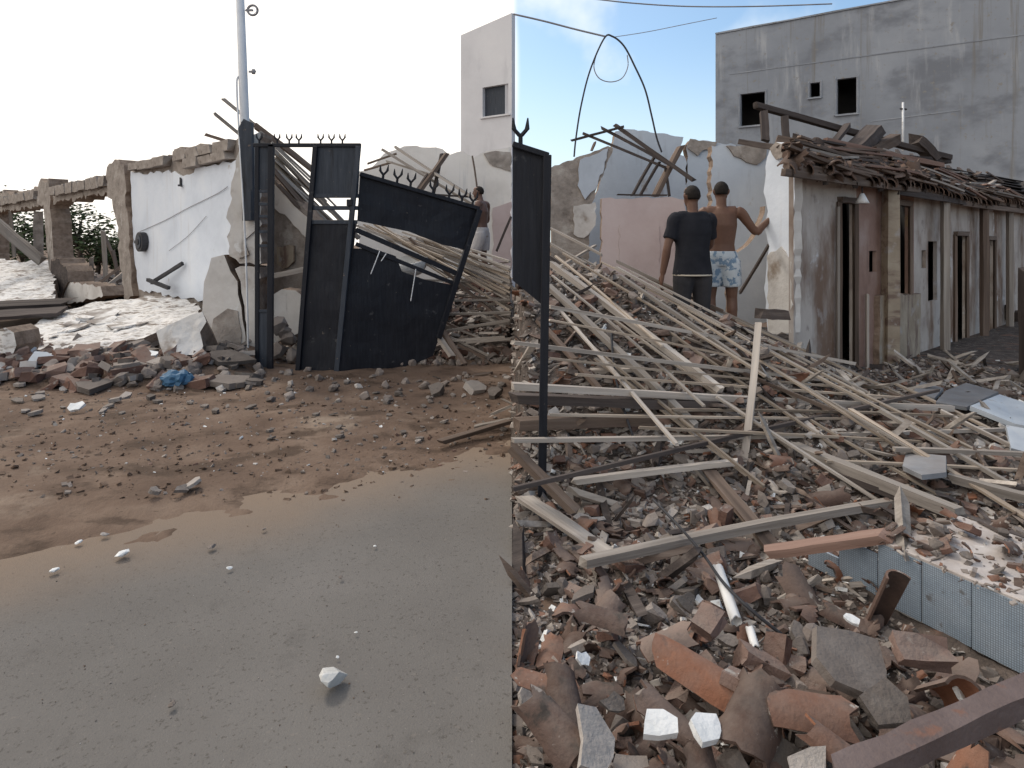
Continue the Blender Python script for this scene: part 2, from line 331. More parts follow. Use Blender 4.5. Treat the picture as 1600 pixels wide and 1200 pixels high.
def box_mesh(name, a, b, m, parent=None, bevel=0):
    bm = bmesh.new(); bmesh.ops.create_cube(bm, size=1)
    s = Vector(b) - Vector(a); c = (Vector(a) + Vector(b)) / 2
    for v in bm.verts: v.co = Vector((v.co.x * s.x, v.co.y * s.y, v.co.z * s.z)) + c
    if bevel: bmesh.ops.bevel(bm, geom=bm.edges[:], offset=bevel, segments=1, affect='EDGES')
    return from_bm(name, bm, m, parent)
def holed_wall(name, plane, s0, s1, z0, z1, holes, thick, m, parent=None, off=0.0, ztop=None):
    """wall between s0..s1 along the plane with rectangular openings (s0,s1,z0,z1); s is measured from plane.a along plane.u"""
    xs = sorted({s0, s1, *[q for h in holes for q in h[:2]]}); zs = sorted({z0, z1, *[q for h in holes for q in h[2:]]})
    xs = [x for x in xs if s0 <= x <= s1]; zs = [z for z in zs if z0 <= z <= z1]
    def solid(i, j):
        if i < 0 or j < 0 or i >= len(xs) - 1 or j >= len(zs) - 1: return False
        cx, cz = (xs[i] + xs[i + 1]) / 2, (zs[j] + zs[j + 1]) / 2
        return not any(h[0] < cx < h[1] and h[2] < cz < h[3] for h in holes)
    def pt(x, z, k):
        zz = z + (ztop(x) - z1 if ztop and z == z1 else 0)
        p = plane.a + plane.u * x + plane.n * (off - k * thick); return Vector((p.x, p.y, zz))
    bm = bmesh.new()
    def quad(*ps): bm.faces.new([bm.verts.new(p) for p in ps])
    for i in range(len(xs) - 1):
        for j in range(len(zs) - 1):
            if not solid(i, j): continue
            a, b, c, e = xs[i], xs[i + 1], zs[j], zs[j + 1]
            for k in (0, 1): quad(pt(a, c, k), pt(b, c, k), pt(b, e, k), pt(a, e, k))
            if not solid(i - 1, j): quad(pt(a, c, 0), pt(a, c, 1), pt(a, e, 1), pt(a, e, 0))
            if not solid(i + 1, j): quad(pt(b, c, 0), pt(b, c, 1), pt(b, e, 1), pt(b, e, 0))
            if not solid(i, j - 1): quad(pt(a, c, 0), pt(a, c, 1), pt(b, c, 1), pt(b, c, 0))
            if not solid(i, j + 1): quad(pt(a, e, 0), pt(a, e, 1), pt(b, e, 1), pt(b, e, 0))
    bmesh.ops.remove_doubles(bm, verts=bm.verts, dist=1e-4); bmesh.ops.recalc_face_normals(bm, faces=bm.faces)
    return from_bm(name, bm, m, parent)
def grid_mesh(name, x0, x1, y0, y1, st, hf, m, ok=None):
    nx, ny = int((x1 - x0) / st) + 1, int((y1 - y0) / st) + 1
    X = [x0 + (x1 - x0) * i / (nx - 1) for i in range(nx)]; Y = [y0 + (y1 - y0) * j / (ny - 1) for j in range(ny)]
    vs_ = [(x, y, hf(x, y)) for y in Y for x in X]
    fs = [(j * nx + i, j * nx + i + 1, (j + 1) * nx + i + 1, (j + 1) * nx + i) for j in range(ny - 1) for i in range(nx - 1)
          if ok is None or ok((X[i] + X[i + 1]) / 2, (Y[j] + Y[j + 1]) / 2)]
    me = bpy.data.meshes.new(name); me.from_pydata(vs_, [], fs); me.validate()
    for p in me.polygons: p.use_smooth = True
    return new_obj(name, me, m)

# piece library: each a small mesh shared by its copies
def tile_mesh(i, broken=True, Lg=.34, W=.19, full=False, m=None):
    r = random.Random(100 + i); nu, nv = 7, 5 if broken else 2
    Lp = Lg if full else Lg * r.uniform(.35, .95); arc = R(150) if full else R(r.uniform(80, 150))
    bm = bmesh.new(); g = {}
    for a in range(nu + 1):
        for b in range(nv + 1):
            th = (a / nu - .5) * arc; rad = W / 2 * (1 - .12 * b / nv)
            g[a, b] = [math.sin(th) * rad, (b / nv - .5) * Lp, math.cos(th) * rad - W / 2 * .55]
            if broken and (b in (0, nv) or a in (0, nu)): g[a, b][1] += r.uniform(-.035, .035); g[a, b][0] += r.uniform(-.012, .012)
    drop = set()
    if broken:
        ca, cb = r.choice((0, nu)), r.choice((0, nv)); k = r.randint(1, 4)
        for a in range(nu):
            for b in range(nv):
                if abs(a + .5 - ca) + abs(b + .5 - cb) < k: drop.add((a, b))
    vv = {k: bm.verts.new(c) for k, c in g.items()}
    fs = [bm.faces.new((vv[a, b], vv[a + 1, b], vv[a + 1, b + 1], vv[a, b + 1])) for a in range(nu) for b in range(nv) if (a, b) not in drop]
    bmesh.ops.delete(bm, geom=[v for v in bm.verts if not v.link_faces], context='VERTS')
    bmesh.ops.recalc_face_normals(bm, faces=bm.faces)
    bmesh.ops.solidify(bm, geom=bm.faces[:], thickness=.013)
    bmesh.ops.recalc_face_normals(bm, faces=bm.faces)
    me = bpy.data.meshes.new('roof_tile'); bm.to_mesh(me); bm.free(); me.materials.append(m or M['terracotta'])
    for p in me.polygons: p.use_smooth = True
    me.set_sharp_from_angle(angle=R(38)); return me
def plate_mesh(i, m, size=.12, th=.02, sides=(5, 8)):
    r = random.Random(300 + i); n = r.randint(*sides); bm = bmesh.new(); asp = r.uniform(.55, 1)
    pts = []
    for k in range(n):
        a = (k + r.uniform(-.3, .3)) / n * 2 * math.pi; q = size * r.uniform(.30, .60); pts.append((math.cos(a) * q, math.sin(a) * q * asp))
    t = th * r.uniform(.6, 1.3)
    f = [bm.verts.new((x, y, t / 2 + r.uniform(-.1, .1) * t)) for x, y in pts]; b = [bm.verts.new((x * r.uniform(.85, 1.08), y * r.uniform(.85, 1.08), -t / 2)) for x, y in pts]
    cx = bm.verts.new((r.uniform(-.2, .2) * size, r.uniform(-.2, .2) * size, t * r.uniform(.46, .56)))
    for k in range(n):
        bm.faces.new((f[k], f[(k + 1) % n], cx)); bm.faces.new((f[k], b[k], b[(k + 1) % n], f[(k + 1) % n]))
    bm.faces.new(b[::-1]); bmesh.ops.recalc_face_normals(bm, faces=bm.faces)
    me = bpy.data.meshes.new('plate'); bm.to_mesh(me); bm.free(); me.materials.append(m); return me
def stone_mesh(i, m, size=.1, flat=.7):
    r = random.Random(500 + i); bm = bmesh.new()
    for _ in range(22):
        v = Vector((r.gauss(0, 1), r.gauss(0, 1), r.gauss(0, 1))).normalized() * size * .5 * r.uniform(.8, 1.1); v.z *= flat; v.y *= r.uniform(.7, 1); bm.verts.new(v)
    bmesh.ops.convex_hull(bm, input=bm.verts); bmesh.ops.delete(bm, geom=[v for v in bm.verts if not v.link_faces], context='VERTS')
    me = bpy.data.meshes.new('stone'); bm.to_mesh(me); bm.free(); me.materials.append(m); return me
def brick_mesh(i):
    r = random.Random(700 + i); bm = bmesh.new(); bmesh.ops.create_cube(bm, size=1); L = r.uniform(.07, .2)
    bmesh.ops.subdivide_edges(bm, edges=bm.edges[:], cuts=1)
    for v in bm.verts:
        v.co = Vector((v.co.x * L, v.co.y * .095, v.co.z * .052))
        e = .016 if v.co.x > L * .4 else .004
        v.co += Vector((r.uniform(-e, e) * 1.4, r.uniform(-e, e), r.uniform(-e, e)))
    me = bpy.data.meshes.new('brick'); bm.to_mesh(me); bm.free(); me.materials.append(M['brick']); return me
TILES = [tile_mesh(i) for i in range(16)]
CHUNKS = [plate_mesh(i, M['chunk'], .13, .028) for i in range(14)]
STONES = [stone_mesh(i, M['stone'], .12) for i in range(10)] + [stone_mesh(40 + i, M['chunk'], .10) for i in range(6)]
BRICKS = [brick_mesh(i) for i in range(8)]

def place(name, me, p, rot, s, parent=None):
    o = bpy.data.objects.new(name, me); C.objects.link(o)
    o.location = p; o.rotation_euler = rot; o.scale = (s, s, s) if isinstance(s, (int, float)) else s
    if parent is not None: o.parent = parent
    return o
def grit(name, n, sampler, sizes, mats, weights, parent=None, seed=3, long=.08):
    """thousands of fragments too small to pick apart: one mesh of loose angular pieces"""
    r = np.random.RandomState(seed)
    cube = np.array([(-1, -1, -1), (1, -1, -1), (1, 1, -1), (-1, 1, -1), (-1, -1, 1), (1, -1, 1), (1, 1, 1), (-1, 1, 1)], float)
    fq = np.array([(0, 3, 2, 1), (4, 5, 6, 7), (0, 1, 5, 4), (1, 2, 6, 5), (2, 3, 7, 6), (3, 0, 4, 7)])
    V = np.zeros((n, 8, 3)); mi = np.zeros(n, int)
    for i in range(n):
        p = sampler(r); s = sizes[0] * (sizes[1] / sizes[0]) ** (r.rand() ** 1.6)
        k = r.choice(len(mats), p=weights); mi[i] = k
        sh = np.array([1, r.uniform(.45, 1), r.uniform(.15, .5)])
        if r.rand() < long: sh = np.array([1.6, .16, .10])
        c = cube * (1 + r.uniform(-.38, .38, (8, 3))) * sh * s * .5
        ax = Matrix.Rotation(r.uniform(0, 6.28), 3, 'Z') @ Matrix.Rotation(r.normal(0, .45), 3, 'X') @ Matrix.Rotation(r.normal(0, .45), 3, 'Y')
        V[i] = c @ np.array(ax).T + np.array(p) + np.array((0, 0, s * .1))
    me = bpy.data.meshes.new(name)
    faces = (fq[None] + (np.arange(n) * 8)[:, None, None]).reshape(-1, 4)
    me.from_pydata(V.reshape(-1, 3).tolist(), [], faces.tolist())
    for m in mats: me.materials.append(m)
    me.polygons.foreach_set('material_index', np.repeat(mi, 6).astype(np.int32)); me.update()
    o = bpy.data.objects.new(name, me); C.objects.link(o)
    if parent is not None: o.parent = parent
    o['kind'] = 'stuff'; return o

# ------------------------------------------------------------------ terrain
def edge_d(x, y): return (-.602 * x + .798 * y) - 4.285          # metres beyond the road edge
def h_dirt(x, y):
    d_ = edge_d(x, y)
    z = -.02 + .07 * sstep(-.75, 1.2, d_) + .035 * N(x, y, 1.1) * sstep(-.2, .8, d_) + .016 * N(x, y, 4.5, 2) + .009 * N(x, y, 13, 3)
    z += .20 * sstep(6.9, 7.9, y + .2 * N(x, y, 2, 4)) * sstep(-2.9, -3.5, x)
    z += .035 * max(0, N(x * .6 + y * .5, y, 2.3, 5)) * sstep(.4, 1.5, d_)
    return z
def h_left(x, y):                                             # rubble behind the gate and wall
    a = sstep(8.3, 11.3, y + .25 * N(x, y, .8, 9))
    pk = lerpt(x, [(-16, .7), (-6, .55), (-3.4, .5), (-2.6, .45), (-1.2, .8), (-.3, .95), (0, .9)])
    return .03 + a * pk
def h_right(x, y):
    pk = lerpt(x, [(0, 1.42), (1.0, 1.36), (1.5, 1.2), (1.9, 1.13), (2.35, .86), (3.0, .42), (3.8, .2), (6, .06), (9, .02)])
    a = sstep(3.5, 6.7, y)
    fall = sstep(6.15, 6.5, y) * sstep(1.2, 1.5, x) * (1 - sstep(2.9, 3.6, x))
    return .04 + pk * a * (1 - fall) + fall * .36 * (1 - sstep(3, 4.5, x))
def rough_right(x, y):
    e = sstep(-.02, .10, x)
    return -.04 + e * (h_right(x, y) * .93 - .02 + .05 * N(x, y, 1.7, 1) + .035 * N(x, y, 5, 2) + .02 * N(x, y, 14, 4))
def rough_left(x, y):
    return -.03 + (h_left(x, y) + .07 * N(x, y, 1.3, 6) + .05 * N(x, y, 4, 7) + .03 * N(x, y, 11, 8)) * sstep(0.02, -.06, x)
def hit(px, py, hf, lift=0.0, far=14.0, near=1.6):
    Y = near
    while Y < far:
        p = P(px, py, Y)
        if p.z <= hf(p.x, p.y) + lift: return p
        Y += .02
    return P(px, py, far)
def HR(px, py, lift=.03): return hit(px, py, h_right, lift, 8.0)
def HL(px, py, lift=.03): return hit(px, py, lambda x, y: max(h_left(x, y), h_dirt(x, y)), lift, 13.0, 3)

o = grid_mesh('ground', -300, 300, -100, 500, 20, lambda x, y: -.06, M['dirt']); tag(o, kind='structure')
bm = bmesh.new()
edge_pts = [(-14 + 14 * i / 120, (4.285 + .06 + .602 * (-14 + 14 * i / 120)) / .798) for i in range(121)]
edge_pts = [(x, y + .5) for x, y in edge_pts]
ring = [(0.0, -8)] + [(0.0, edge_pts[-1][1])] + edge_pts[::-1][1:] + [(-14, -8)]
bm.faces.new([bm.verts.new((x, y, 0)) for x, y in ring]); bmesh.ops.triangulate(bm, faces=bm.faces)
o = from_bm('road', bm, M['asphalt']); tag(o, kind='structure')
o = grid_mesh('dirt_verge', -14, 0, -4.5, 9.6, .05, h_dirt, M['dirt'], lambda x, y: edge_d(x, y) > -.5 and x > -y - 3.5); tag(o, kind='structure')
heapL = grid_mesh('rubble_mound', -15, 0, 8.3, 20, .07, rough_left, M['rubble_base'], lambda x, y: x < 0.02 and y > 8.2 and (x > -3.6 or y > 9.8 - 0.9 * (x + 3.6)))
tag(heapL, 'low mound of brown rubble behind the black gate and the broken wall', 'rubble mound')
heapR = grid_mesh('rubble_heap', -.02, 9.5, 1.5, 11.5, .035, rough_right, M['rubble_base'], lambda x, y: x < y * .85 + .5)
tag(heapR, 'dark heap of broken roof tiles, plaster and soil sloping up under the fallen roof', 'rubble heap')

# ------------------------------------------------------------------ LEFT: ruined wall beyond the verge
W = Plane(370, 9.4, 0, 19.4)
def S(plane, px): p = plane.at(px, HZ); return (p - plane.a).dot(plane.u)
wall = empty('ruined_wall', W.at(200, HZ) - Vector((0, 0, CH)), 'roofless ruined wall with pale blue-white plaster and two empty window openings', 'wall')
def wpart(name, outline, th, mf, me_=None, plane=W, parent=wall, **k):
    o = slab(name, plane, outline, th, mf, me_, None, **k); return keep(o, parent)
wpart('wall_core', [(203, 270), (206, 262), (240, 252), (272, 243), (278, 235), (296, 230), (330, 228), (352, 220), (374, 214), (374, 566), (300, 540), (222, 505), (213, 440)], .32, M['adobe'], M['adobe_edge'], jag=.05, seed=3)
wpart('plaster_face', [(208, 268), (226, 272), (262, 268), (296, 273), (307, 270), (309, 262), (340, 257), (373, 250), (374, 470), (318, 470), (221, 452), (211, 380)], .03, M['plaster_white'], M['plaster_dirty'], off=.04, jag=.035, seed=4)
wpart('pier', [(176, 262), (184, 256), (192, 252), (203, 258), (204, 275), (208, 330), (213, 400), (218, 462), (205, 470), (197, 420), (192, 350), (184, 312), (176, 306)], .45, M['adobe'], M['adobe_edge'], off=.10, jag=.06, seed=5)
wpart('lintel', [(-60, 318), (0, 306), (5, 298), (16, 304), (40, 298), (70, 292), (95, 292), (130, 284), (178, 271), (178, 300), (140, 306), (110, 313), (72, 320), (20, 328), (-60, 338)], .35, M['adobe'], M['adobe_edge'], off=.02, jag=.06, seed=6)
wpart('column', [(66, 288), (70, 279), (75, 284), (82, 279), (84, 300), (86, 340), (90, 400), (97, 440), (100, 470), (80, 472), (86, 440), (78, 380), (74, 320), (64, 318)], .4, M['adobe'], M['adobe_edge'], off=.08, jag=.06, seed=7)
wpart('column_base', [(91, 405), (104, 404), (117, 424), (118, 440), (110, 455), (106, 473), (80, 474), (88, 440)], .5, M['wood_dark'], M['adobe_edge'], off=.14, jag=.06, seed=8)
wpart('sill', [(106, 446), (114, 440), (166, 447), (170, 462), (108, 476)], .4, M['plaster_dirty'], M['adobe_edge'], off=.10, seed=9)
wpart('loose_block', [(276, 243), (278, 234), (295, 230), (302, 240)], .3, M['adobe'], M['adobe_edge'], off=.06, seed=10)
wpart('far_pier', [(-60, 300), (-20, 300), (-8, 312), (-6, 470), (-60, 480)], .4, M['adobe'], M['adobe_edge'], off=.06, seed=11)
# courses of mud brick still showing along the top of the wall and on the pier
r = random.Random(21)
for a, b, ya, yb, hh in ((88, 174, 300, 283, .26), (4, 64, 316, 305, .26), (210, 270, 262, 252, .16), (284, 368, 246, 228, .17), (300, 368, 258, 242, .15)):
    pa, pb = W.at(a, ya), W.at(b, yb); n_ = max(2, int((pb - pa).length / .42))
    for i in range(n_):
        q0 = pa.lerp(pb, (i + .06) / n_); q1 = pa.lerp(pb, (i + .94) / n_)
        o = beam('mud_brick', q0, q1, .2, hh * r.uniform(.7, 1), M['adobe'], seg=2, bend=0, seed=i); o.location += W.n * r.uniform(.02, .07); keep(o, wall)

# corner pier beside the gate: two cracked blocks and the torn wall end above
FC = Front(8.75)
corner = empty('corner_pier', FC.at(360, 575), 'cracked dirty plaster wall end standing beside the black gate post', 'wall')
kw = dict(plane=FC, parent=corner)
wpart('lower_block', [(317, 470), (319, 440), (326, 420), (330, 403), (350, 398), (360, 424), (371, 440), (377, 480), (383, 520), (386, 585), (335, 580), (326, 560), (320, 520)], .5, M['plaster_dirty'], M['adobe_edge'], jag=.025, seed=12, **kw)
wpart('side_block', [(366, 420), (374, 416), (404, 418), (404, 592), (391, 590), (387, 520), (381, 478), (375, 440)], .45, M['plaster_dirty'], M['adobe_edge'], jag=.025, seed=13, off=-.02, **kw)
wpart('upper_block', [(372, 214), (404, 205), (406, 412), (372, 412), (356, 400), (352, 370), (358, 352), (351, 340), (360, 310), (358, 292), (366, 262)], .42, M['plaster_dirty'], M['adobe_edge'], jag=.02, step=.06, seed=14, off=-.05, **kw)
wpart('render_patch', [(368, 262), (380, 258), (396, 300), (398, 360), (380, 376), (388, 398), (372, 404), (364, 388), (372, 340), (362, 316)], .03, M['plaster_dirty'], M['adobe_edge'], jag=.03, seed=15, off=-.02, **kw)
wpart('base_damage', [(334, 498), (356, 482), (372, 486), (378, 520), (376, 560), (352, 576), (338, 560), (330, 520)], .03, M['adobe'], M['adobe_edge'], jag=.03, seed=16, off=.012, **kw)

# fixtures on the pale wall
def disc(name, c, n, rad, th, m, parent=None, sides=20):
    return tube(name, [c, c + n * th], rad, m, parent, sides, False)
c0 = W.at(231, 378) + W.n * .05
s_ = empty('wall_speaker', c0, 'round black speaker fixed to the pale blue plaster wall', 'speaker')
keep(disc('housing', c0, W.n, .17, .10, M['cable']), s_); keep(disc('cone', c0 + W.n * .102, W.n, .12, .012, M['gate_blue']), s_)
keep(disc('cap', c0 + W.n * .115, W.n, .05, .012, M['cable']), s_)
keep(beam('bracket', c0 - W.u * .02 + W.n * .06, c0 + W.u * .28 + W.n * .06, .05, .05, M['cable'], bend=0), s_)
c0 = W.at(288, 285) + W.n * .05
s_ = empty('wall_lamp_bracket', c0, 'small dark lamp bracket high on the pale blue wall', 'bracket')
keep(beam('plate', c0 + Vector((0, 0, .06)), c0 - Vector((0, 0, .07)), .05, .03, M['cable'], bend=0), s_)
keep(beam('arm', c0 - Vector((0, 0, .05)), c0 - Vector((0, 0, .06)) - W.u * .09 + W.n * .07, .03, .03, M['cable'], bend=0), s_)
tag(tube('wall_cable', spline([W.at(224, 362) + W.n * .06, W.at(262, 345) + W.n * .055, W.at(300, 325) + W.n * .055, W.at(345, 303) + W.n * .055, W.at(362, 292) + W.n * .06]), .005, M['cable_grey']),
    'thin grey cable running diagonally across the pale blue wall', 'cable')
tag(tube('wall_cable', spline([W.at(270, 392) + W.n * .06, W.at(300, 368) + W.n * .055, W.at(328, 338) + W.n * .055]), .004, M['cable_grey']),
    'short grey cable low on the pale blue wall, below the longer one', 'cable')
s_ = empty('broken_bracket', W.at(275, 448), 'black broken metal bracket leaning at the foot of the pale wall', 'bracket')
keep(beam('arm', W.at(262, 441) + W.n * .25, W.at(296, 411) + W.n * .1, .05, .05, M['cable'], bend=0), s_)
keep(beam('foot', W.at(262, 436) + W.n * .3, W.at(284, 449) + W.n * .2, .06, .05, M['cable'], bend=0), s_)

# fallen wall piece lying white side up before the wall
FS = Plane3(P(30, 548, 8.1), P(318, 545, 7.85), P(200, 462, 10.6))
fw = empty('fallen_wall', P(180, 550, 8.3), 'long whitewashed piece of wall fallen flat, rough white face up', 'fallen wall')
def relief(o, amp, s, axis):
    me = o.data
    for v in me.vertices:
        v.co += axis * amp * (N(v.co.x, v.co.y, s, 3) + .5 * N(v.co.x, v.co.y, s * 3, 4))
def sheet(name, plane, outline, thick, m_face, m_edge, parent, amp, sc_, cut=.09, seed=1):
    o = slab(name, plane, outline, thick, m_face, m_edge, None, jag=.05, seed=seed)
    bm = bmesh.new(); bm.from_mesh(o.data)
    for _ in range(6):
        e = [q for q in bm.edges if q.calc_length() > cut]
        if not e: break
        bmesh.ops.subdivide_edges(bm, edges=e, cuts=1); bmesh.ops.triangulate(bm, faces=bm.faces[:])
    bm.to_mesh(o.data); bm.free(); relief(o, amp, sc_, plane.n)
    return keep(o, parent) if parent else o
sheet('rough_face', FS, [(32, 532), (40, 512), (70, 494), (120, 482), (150, 470), (200, 468), (235, 462), (290, 468), (314, 482), (318, 496), (290, 506), (262, 518), (245, 520), (225, 528), (200, 530), (160, 546), (120, 550), (80, 552), (44, 548)], .3, M['whitewash'], M['adobe_edge'], fw, .028, 4.5, seed=31)
rf = random.Random(55); flake = [plate_mesh(200 + i, M['whitewash'], .3, .03, (5, 8)) for i in range(6)]
for i in range(10):
    q = FS.at(rf.uniform(60, 305), rf.uniform(478, 530)); o = place('plaster_flake', flake[i % 6], q + FS.n * .015, (0, 0, 0), rf.uniform(.3, 1.9) ** 1.3)
    o.rotation_euler = (FS.n.to_track_quat('Z', 'Y').to_matrix() @ Matrix.Rotation(rf.uniform(0, 6), 3, 'Z') @ Matrix.Rotation(rf.gauss(0, .12), 3, 'X')).to_euler(); keep(o, fw)
FB = Plane3(P(246, 560, 7.7), P(320, 560, 7.75), P(300, 490, 8.1))
fb = sheet('fallen_block', FB, [(244, 518), (262, 510), (296, 492), (317, 488), (317, 540), (312, 556), (270, 566), (256, 556), (250, 540)], .5, M['plaster_dirty'], M['adobe_edge'], None, .03, 4, seed=32)
tag(fb, 'thick dirty white block broken off the fallen wall beside the corner pier', 'wall block')
o = sheet('fallen_block', Front(7.6), [(-14, 518), (8, 512), (20, 520), (24, 540), (18, 556), (0, 562), (-14, 560)], .4, M['whitewash'], M['adobe_edge'], None, .03, 4, seed=33)
tag(o, 'rough white wall block cut by the left edge of the picture', 'wall block')
FD = Plane3(P(0, 476, 13), P(84, 472, 13), P(40, 402, 17))
o = sheet('collapsed_wall', FD, [(-40, 420), (0, 404), (40, 410), (70, 402), (84, 408), (84, 470), (0, 478), (-40, 480)], .3, M['whitewash'], M['adobe_edge'], None, .045, 3, cut=.16, seed=34)
tag(o, 'far whitewashed wall collapsed into a heap beyond the mud column', 'fallen wall')
for k, (a, b, y0, y1, Y, lab) in enumerate(((-30, 110, 478, 472, 9.6, 'dark grey board lying behind the fallen white wall, upper of two'), (-30, 105, 494, 486, 9.2, 'dark grey board lying behind the fallen white wall, lower of two'))):
    tag(beam('board', P(a, y0, Y), P(b, y1, Y + .4), .34, .05, M['wood_dark'], bend=.004, roll=.2), lab, 'board', 'boards behind the fallen wall')

# posts and timber seen through the two openings
for px0, py0, px1, py1, Y, w, m, lab in (
    (60, 330, 60, 402, 17.2, .22, 'adobe', 'square mud post standing in the far window opening'),
    (16, 330, 22, 400, 18.5, .08, 'wood_grey', 'thin upright stick beside the diagonal grey board'),
    (99, 332, 101, 400, 18.0, .08, 'wood_brown', 'thin brown upright stick close behind the mud column'),
    (161, 360, 165, 448, 14.8, .09, 'wood_grey', 'upright grey post inside the nearer window opening'),
    (143, 402, 145, 448, 15.2, .09, 'wood_grey', 'short grey post left of the tall one in the opening'),
    (188, 330, 207, 446, 14.0, .09, 'wood_grey', 'pale plank leaning against the pier inside the opening'),
    (-10, 344, 66, 408, 15.2, .30, 'wood_grey', 'wide grey board leaning diagonally in the far opening'),
    (150, 446, 200, 408, 14.6, .10, 'wood_brown', 'brown rafter end rising to the right inside the opening'),
    (165, 448, 202, 420, 14.4, .11, 'wood_grey', 'grey rafter end below the brown one in the opening'),
    (178, 402, 160, 360, 15.6, .07, 'wood_brown', 'brown stick leaning back behind the upright post'),
    (186, 446, 176, 392, 15.3, .08, 'wood_brown', 'short brown stick between post and pier')):
    tag(beam('roof_timber', P(px0, py0, Y), P(px1, py1, Y + .3), w, w * .6, M[m]), lab, 'timber', 'timber behind the ruined wall')
def tree(loc, h, cr, n, label, seed):
    r = random.Random(seed); t = empty('tree', loc, label, 'tree', 'trees beyond the ruined wall')
    trunk = [Vector((0, 0, -.2)), Vector((.1, .05, h * .3)), Vector((-.05, .1, h * .6)), Vector((.1, 0, h * .9))]
    tube('trunk', spline(trunk, 4), [.16 - .011 * i for i in range(13)], M['bark'], t)
    cl = []
    for i in range(9):
        a = r.uniform(0, 6.28); q = Vector((math.cos(a) * cr * r.uniform(.3, .9), math.sin(a) * cr * r.uniform(.3, .9), h * r.uniform(.45, 1.05))); cl.append(q)
        tube('limb', spline([Vector((0, 0, h * r.uniform(.25, .6))), q * .55 + Vector((0, 0, h * .25)), q], 3), [.06 - .007 * k for k in range(7)], M['bark'], t, 5)
    V = []; Fc = []
    for i in range(n):
        c = r.choice(cl); p = c + Vector((r.gauss(0, 1), r.gauss(0, 1), r.gauss(0, .8))) * cr * .25; s = r.uniform(.06, .14)
        q = Matrix.Rotation(r.uniform(0, 6.28), 3, 'Z') @ Matrix.Rotation(r.uniform(-1.2, 1.2), 3, 'X'); k = len(V)
        V += [p + q @ Vector(v) * s for v in ((-1, 0, 0), (0, -.5, 0), (1, 0, 0), (0, .5, .15))]; Fc.append((k, k + 1, k + 2, k + 3))
    me = bpy.data.meshes.new('crown'); me.from_pydata([tuple(v) for v in V], [], Fc); new_obj('crown', me, M['leaf'], t)
for px, Y, h, cr, n, lab, sd in ((36, 30, 2.9, 1.7, 3200, 'dark leafy tree behind the diagonal grey board', 1), (122, 30, 2.9, 1.3, 1500, 'thin sparse tree rising right of the mud column', 2),
                             (150, 33, 1.7, 1.5, 2600, 'low dark bushy tree behind the nearer window opening', 3), (-30, 34, 3.6, 2.2, 3000, 'dark tree at the far end of the ruined wall', 4), (196, 34, 1.5, 1.3, 1800, 'low bushy tree half hidden by the mud pier', 5)):
    p = P(px, HZ, Y); tree((p.x, p.y, -.05), h, cr, n, lab, sd)

# ------------------------------------------------------------------ light pole, gate
FG = Front(8.1)
pole = empty('light_pole', P(388, 560, 8.3), 'tall white pole rising from the dark gate post', 'pole')
keep(tube('shaft', [P(385, 300, 8.78), P(383, 206, 8.72), P(373, -60, 8.72)], [.06, .060, .052], M['pole_white'], None, 14), pole)
for py, k in ((16, 1), (112, 0)):
    a = P(384 if k else 389, py, 8.72)
    keep(beam('bracket', a, a + Vector((.09, 0, 0)), .025, .025, M['cable_grey'], bend=0), pole)
    if k:
        c = a + Vector((.09, 0, .0)); keep(tube('lamp_ring', [c + Vector((math.cos(i / 16 * 6.2832) * .065, .0, math.sin(i / 16 * 6.2832) * .065)) for i in range(17)], .016, M['cable_grey']), pole)
    else: keep(tube('insulator', [a + Vector((.06, 0, -.03)), a + Vector((.06, 0, .03))], .025, M['cable_grey']), pole)
keep(tube('conduit', spline([P(377, 118, 8.7), P(371, 122, 8.68), P(370, 140, 8.66), P(373, 200, 8.6), P(384, 400, 8.62), P(388, 576, 8.64)]), .013, M['pole_white']), pole)

def bar(name, plane, a, b, w, m, parent, th=.04, off=0.0):
    p0, p1 = plane.at(*a) + plane.n * off, plane.at(*b) + plane.n * off
    v = (p1 - p0).normalized(); side = v.cross(plane.n).normalized()
    bm = bmesh.new(); vs_ = []
    for p in (p0, p1):
        for i, j in ((-1, -1), (1, -1), (1, 1), (-1, 1)): vs_.append(bm.verts.new(p + side * w * .5 * i + plane.n * th * .5 * j))
    for f in ((0, 1, 2, 3), (7, 6, 5, 4), (0, 4, 5, 1), (1, 5, 6, 2), (2, 6, 7, 3), (3, 7, 4, 0)): bm.faces.new([vs_[i] for i in f])
    bmesh.ops.recalc_face_normals(bm, faces=bm.faces)
    bmesh.ops.bevel(bm, geom=bm.edges[:], offset=.004, segments=1, affect='EDGES')
    return keep(from_bm(name, bm, m), parent)
def panel(name, plane, outline, m, parent, th=.012, off=0.0, dent=.012):
    o = slab(name, plane, outline, th, m, None, None, jag=0, off=off)
    bm = bmesh.new(); bm.from_mesh(o.data)
    for _ in range(5):
        e = [q for q in bm.edges if q.calc_length() > .12]
        if not e: break
        bmesh.ops.subdivide_edges(bm, edges=e, cuts=1); bmesh.ops.triangulate(bm, faces=bm.faces[:])
    bm.to_mesh(o.data); bm.free()
    for v in o.data.vertices: v.co += plane.n * dent * (N(v.co.x, v.co.z, 2.4, 5) + .4 * N(v.co.x, v.co.z, 7, 6))
    return keep(o, parent)
